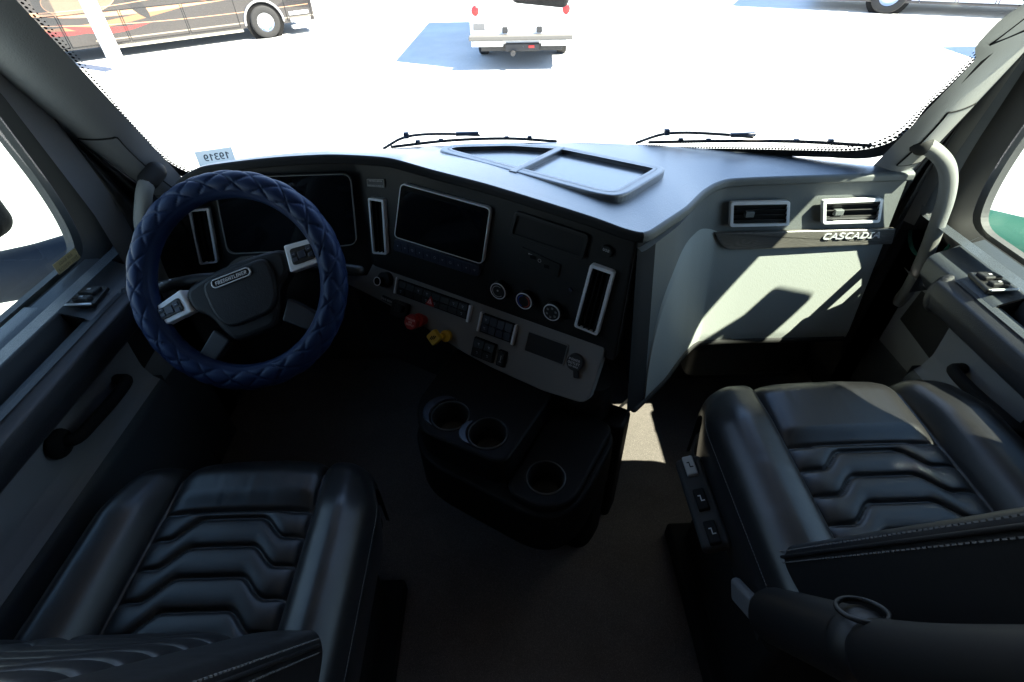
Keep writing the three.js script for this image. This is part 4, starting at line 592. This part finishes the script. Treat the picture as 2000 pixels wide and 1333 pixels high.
// ---------------------------------------------------------------- vehicles and things in the lot
function wheel(parent, c, axis, r, w, rimMat = M.steel) {
  const q = new THREE.Quaternion().setFromUnitVectors(V(0, 1, 0), axis.clone().normalize()), Rm = new THREE.Matrix4().makeRotationFromQuaternion(q).setPosition(c);
  const ty = [[r * 0.58, -w / 2], [r * 0.92, -w / 2], [r, -w * 0.36], [r, w * 0.36], [r * 0.92, w / 2], [r * 0.62, w / 2], [r * 0.58, w * 0.4]].map((p) => new THREE.Vector2(...p));
  const wh = part('wheel', new THREE.LatheGeometry(ty, 40).applyMatrix4(Rm), M.tyre, parent);
  const rp = [[0, w * 0.28], [r * 0.2, w * 0.3], [r * 0.24, w * 0.2], [r * 0.45, w * 0.12], [r * 0.54, w * 0.36], [r * 0.6, w * 0.42]].map((p) => new THREE.Vector2(...p));
  part('rim', new THREE.LatheGeometry(rp, 32).applyMatrix4(Rm), rimMat, wh);
  const lug = []; for (let k = 0; k < 8; k++) lug.push(new THREE.CylinderGeometry(r * 0.035, r * 0.035, w * 0.16, 8).translate(r * 0.33 * Math.cos(k * Math.PI / 4), w * 0.2, r * 0.33 * Math.sin(k * Math.PI / 4)).applyMatrix4(Rm)); part('lug_nuts', lug, M.steel, wh);
}
{ // white van body seen from behind
  const t = thing('white_van', 'white van parked ahead with red tail lamps, its shadow on the left', 'van');
  const yw = -0.06, q = new THREE.Matrix4().makeRotationY(-yw * -1).setPosition(-0.66, -1.3, -12.12), B = (g) => g.applyMatrix4(q); // local x right, y up, z to us
  const bodyS = rounded([[0, 0.47], [2.08, 0.47], [2.08, 2.75], [1.95, 2.92], [0.13, 2.92], [0, 2.75]], 0.08);
  part('body', B(extr(bodyS, 4.7, 0.05).translate(0, 0, -4.7)), M.white, t);
  part('rear_door', B(slab(rect(0.16, 1.03, 0.75, 2.7), 0.04, 0.02, 0.008).translate(0, 0, -0.002)), M.white, t); part('rear_door', B(slab(rect(1.05, 1.92, 0.75, 2.7), 0.04, 0.02, 0.008).translate(0, 0, -0.002)), M.white, t);
  for (const x of [0.13, 1.95]) { const l = part('tail_lamp', B(new THREE.SphereGeometry(0.075, 24, 16).scale(1, 1.2, 0.45).translate(x, 1.08, 0.02)), M.lamp, t); part('lamp_bezel', B(new THREE.TorusGeometry(0.08, 0.012, 8, 28).scale(1, 1.2, 1).translate(x, 1.08, 0.006)), M.white, l); }
  const bp = part('bumper', B(new RoundedBoxGeometry(2.12, 0.085, 0.2, 3, 0.02).translate(1.04, 0.62, 0.1)), std([0.10, 0.095, 0.085], 0.5), t);
  for (const x of [0.72, 1.42]) part('step_block', B(new RoundedBoxGeometry(0.11, 0.11, 0.05, 2, 0.01).translate(x, 0.74, 0.02)), std(0.03, 0.6), bp);
  part('number_plate', B(new RoundedBoxGeometry(0.24, 0.12, 0.015, 2, 0.004).translate(0.19, 0.80, 0.012)), std(0.12, 0.5), t);
  part('lower_skirt', [B(box(0.02, 0.68, 0.46, 0.57, -0.1, 0.14, 0.02)), B(box(1.46, 1.98, 0.46, 0.57, -0.1, 0.14, 0.02))], M.white, t);
  part('underbody', [B(box(0.2, 1.9, 0.34, 0.47, -4.4, -0.05, 0.02)), B(box(0.72, 1.42, 0.36, 0.5, -0.12, 0.1, 0.02)), B(new THREE.CylinderGeometry(0.05, 0.05, 0.5, 14).rotateX(Math.PI / 2).translate(0.88, 0.34, -0.05))], std(0.03, 0.7), t);
  part('reflector', B(new RoundedBoxGeometry(0.12, 0.05, 0.02, 2, 0.005).translate(1.26, 0.45, 0.11)), M.lamp, t);
  const ax = V(1, 0, 0).applyMatrix4(new THREE.Matrix4().extractRotation(q)); for (const z of [-1.5, -3.9]) for (const x of [0.14, 1.94]) wheel(t, V(x, 0.34, z).applyMatrix4(q), ax.clone().multiplyScalar(x < 1 ? -1 : 1), 0.34, 0.22);
}
{ // brown motor coach at the left
  const t = thing('motor_coach', 'brown and black motor coach with orange and red swirl paint, at the left', 'motorhome');
  const A = V(-10.415, -1.3, -13.751), d = V(0.837, 0, -0.548), n = V(0.548, 0, 0.837), q = new THREE.Matrix4().makeBasis(d, V(0, 1, 0), n).setPosition(A), B = (g) => g.applyMatrix4(q); // x along, y up, z towards us
  const paint = canvasTex(2048, 512, (x, w, h) => { // x: -4 .. 6.1 m, y: 0.28 .. 2.8 m
    const X = (m) => (m + 4) / 10.1 * w, Y = (m) => h - (m - 0.28) / 2.52 * h; x.fillStyle = '#2c2724'; x.fillRect(0, 0, w, h);
    const sw = (c, pts, c2) => { x.fillStyle = c; x.beginPath(); x.moveTo(X(pts[0]), Y(pts[1])); x.bezierCurveTo(X(pts[2]), Y(pts[3]), X(pts[4]), Y(pts[5]), X(pts[6]), Y(pts[7])); x.bezierCurveTo(X(pts[8]), Y(pts[9]), X(pts[10]), Y(pts[11]), X(pts[0]), Y(pts[1])); x.fill(); };
    x.fillStyle = '#6b5a48'; x.beginPath(); x.ellipse(X(0.85), Y(1.25), 150, 62, -0.1, 0, 7); x.fill(); x.strokeStyle = '#c08660'; x.lineWidth = 4; x.stroke();
    sw('#8a5a3a', [-1.5, 0.95, 0.2, 0.5, 1.6, 0.9, 3.6, 1.0, 1.8, 0.75, 0.4, 0.35]); sw('#b4805c', [-1, 1.2, 0.5, 0.85, 2, 1.0, 4.0, 0.95, 2.2, 0.86, 0.6, 0.72]); sw('#a8693f', [1.2, 1.8, 2.4, 1.0, 3.2, 1.25, 5.2, 1.5, 3.4, 1.12, 2.4, 0.8]);
    sw('#8e1f1c', [-1.4, 0.86, -0.4, 0.72, 0.3, 0.66, 0.95, 0.62, 0.3, 0.5, -0.5, 0.6]); sw('#a02420', [0.2, 0.82, 0.8, 0.66, 1.4, 0.6, 2.1, 0.66, 1.3, 0.44, 0.7, 0.48]); sw('#7c1b18', [3.6, 1.25, 4.2, 1.2, 4.6, 1.3, 5.3, 1.32, 4.6, 1.15, 4.0, 1.12]);
    sw('#1d1a19', [1.7, 1.6, 2.0, 1.2, 2.2, 0.9, 2.1, 0.72, 1.8, 0.85, 1.6, 1.2]); sw('#1d1a19', [2.4, 1.9, 3.2, 1.35, 4, 1.3, 5.6, 1.7, 4.4, 1.5, 3.2, 1.6]);
    x.lineWidth = 3; for (const [c, y0, y1] of [['#c9906a', 1.0, 1.3], ['#d09a72', 1.35, 1.62], ['#c9906a', 0.8, 0.62]]) { x.strokeStyle = c; x.beginPath(); x.moveTo(X(-1.5), Y(y0 + 0.2)); x.bezierCurveTo(X(1), Y(y0 - 0.2), X(3), Y(y1), X(6), Y(y1 + 0.05)); x.stroke(); }
    x.fillStyle = '#2a2623'; x.fillRect(X(-4), Y(2.4), X(5.4) - X(-4), Y(1.75) - Y(2.4)); x.fillStyle = '#857a6a'; x.fillRect(X(0.8), Y(0.42), X(6.1) - X(0.8), 6);
  });
  part('body', B(extr(rounded([[2.4, 0.28], [0.03, 0.28], [0.03, 2.7], [0.2, 2.85], [2.3, 2.85], [2.4, 2.7]], 0.06), 10.1).rotateY(Math.PI / 2).translate(-4, 0, 0)), std([0.035, 0.03, 0.027], 0.3, { clearcoat: 1 }), t);
  part('painted_side', B(grid(40, 10, (u, v) => { const y = lerp(0.28, 2.8, v); return { x: lerp(-4, 6.1, u), y, z: -0.02 + 0.01 * Math.sin(Math.PI * v), u, v }; })), std(1, 0.25, { map: paint, clearcoat: 1 }), t);
  for (const [x0, x1] of [[-3.9, -2.5], [-0.9, 0.25], [0.28, 1.5], [1.53, 2.85], [2.88, 4.1], [5.35, 6.05]]) part('bay_door', B(ring(rect(x0, x1, 0.32, 0.98), 0.014, 0.02, 0.012).translate(0, 0, -0.016)), M.seal, t);
  const ar = []; for (let k = 0; k <= 24; k++) { const a = Math.PI * (k / 24); ar.push([4.74 + 0.50 * Math.cos(a), 0.36 + 0.50 * Math.sin(a), 0.01]); } part('wheel_arch', B(tube(ar, 0.035, 40, 8)), M.steel, t);
  const arch = new THREE.CircleGeometry(0.49, 32).translate(4.74, 0.36, -0.004); part('wheel_well', B(arch), M.matte, t);
  wheel(t, V(4.74, 0.375, -0.02).applyMatrix4(q), n, 0.375, 0.26, M.chrome); wheel(t, V(-1.55, 0.375, -0.02).applyMatrix4(q), n, 0.375, 0.26, M.chrome);
  for (let k = 0; k < 3; k++) part('step', B(box(5.42, 5.96, 0.14 + k * 0.16, 0.22 + k * 0.16, -0.1, 0.03 + (2 - k) * 0.04, 0.01)), M.white, t);
  part('skirt', B(box(1.0, 4.15, 0.2, 0.30, -0.2, -0.06, 0.01)), std([0.5, 0.47, 0.38], 0.5), t);
}
{ // pale motorhome at the right
  const t = thing('pale_motorhome', 'cream white motorhome at the top right, one wheel and its shadow showing', 'motorhome');
  const d = V(0.88, 0, 0.475), n = V(-0.475, 0, 0.88), q = new THREE.Matrix4().makeBasis(d, V(0, 1, 0), n).setPosition(9.2, -1.3, -18.05), B = (g) => g.applyMatrix4(q);
  part('body', B(extr(rounded([[2.4, 0.26], [0, 0.26], [0, 2.7], [0.15, 2.9], [2.25, 2.9], [2.4, 2.7]], 0.06), 8.5).rotateY(Math.PI / 2)), M.white, t);
  for (let k = 0; k < 5; k++) part('bay_door', B(ring(rect(2.75 + k * 0.9, 3.6 + k * 0.9, 0.30, 0.9), 0.02, 0.03, 0.02).translate(0, 0, -0.008)), M.mirrorShell, t);
  part('stripe', B(box(0, 8.5, 0.262, 0.33, -0.02, 0.012)), std([0.06, 0.055, 0.05], 0.5), t); part('vent_panel', B(box(5.0, 5.9, 0.55, 0.85, -0.02, 0.014)), M.matte, t); part('door_step', B(box(0.25, 1.1, 0.34, 0.42, -0.2, 0.06, 0.01)), M.trimGrey, t);
  const ar = []; for (let k = 0; k <= 24; k++) { const a = Math.PI * (k / 24); ar.push([2.02 + 0.58 * Math.cos(a), 0.44 + 0.56 * Math.sin(a), 0.0]); } part('wheel_arch', B(tube(ar, 0.03, 40, 8)), M.white, t); part('wheel_well', B(new THREE.CircleGeometry(0.57, 32).translate(2.02, 0.44, 0.004)), M.matte, t);
  wheel(t, V(2.02, 0.45, 0.0).applyMatrix4(q), n, 0.45, 0.26, M.steel); wheel(t, V(6.9, 0.45, 0.0).applyMatrix4(q), n, 0.45, 0.26, M.steel);
}
{ const t = thing('box_trailer', 'white box trailer parked beyond the right edge, its shadow tip showing', 'trailer'); part('body', box(11.75, 14.2, -0.75, 1.6, -11.85, -5.5, 0.06), M.white, t); for (const z of [-10.6, -6.8]) { wheel(t, V(11.85, -0.9, z), V(-1, 0, 0), 0.4, 0.24); wheel(t, V(14.1, -0.9, z), V(1, 0, 0), 0.4, 0.24); } }
{
  const t = thing('light_pole', 'white painted pole standing before the brown coach at the left', 'pole');
  part('shaft', new THREE.CylinderGeometry(0.145, 0.16, 6, 28).translate(-8.66, 1.75, -12.95), M.white, t); part('base_plate', [new RoundedBoxGeometry(0.42, 0.05, 0.42, 2, 0.01).translate(-8.66, -1.272, -12.95)], M.trimGrey, t);
}
for (const [x, z, lb] of [[-6.6, -20.2, 'low concrete wheel stop beyond the coach nose, nearer one'], [-6.4, -21.1, 'low concrete wheel stop beyond the coach nose, farther one']]) { const t = thing('wheel_stop', lb, 'wheel stop'); part('block', new RoundedBoxGeometry(1.4, 0.12, 0.15, 2, 0.03).translate(x, -1.24, z), M.concrete, t); part('pins', [-0.5, 0.5].map((k) => new THREE.CylinderGeometry(0.02, 0.02, 0.02, 8).translate(x + k, -1.175, z)), M.steel, t); }

settle();
renderer.render(scene, camera);
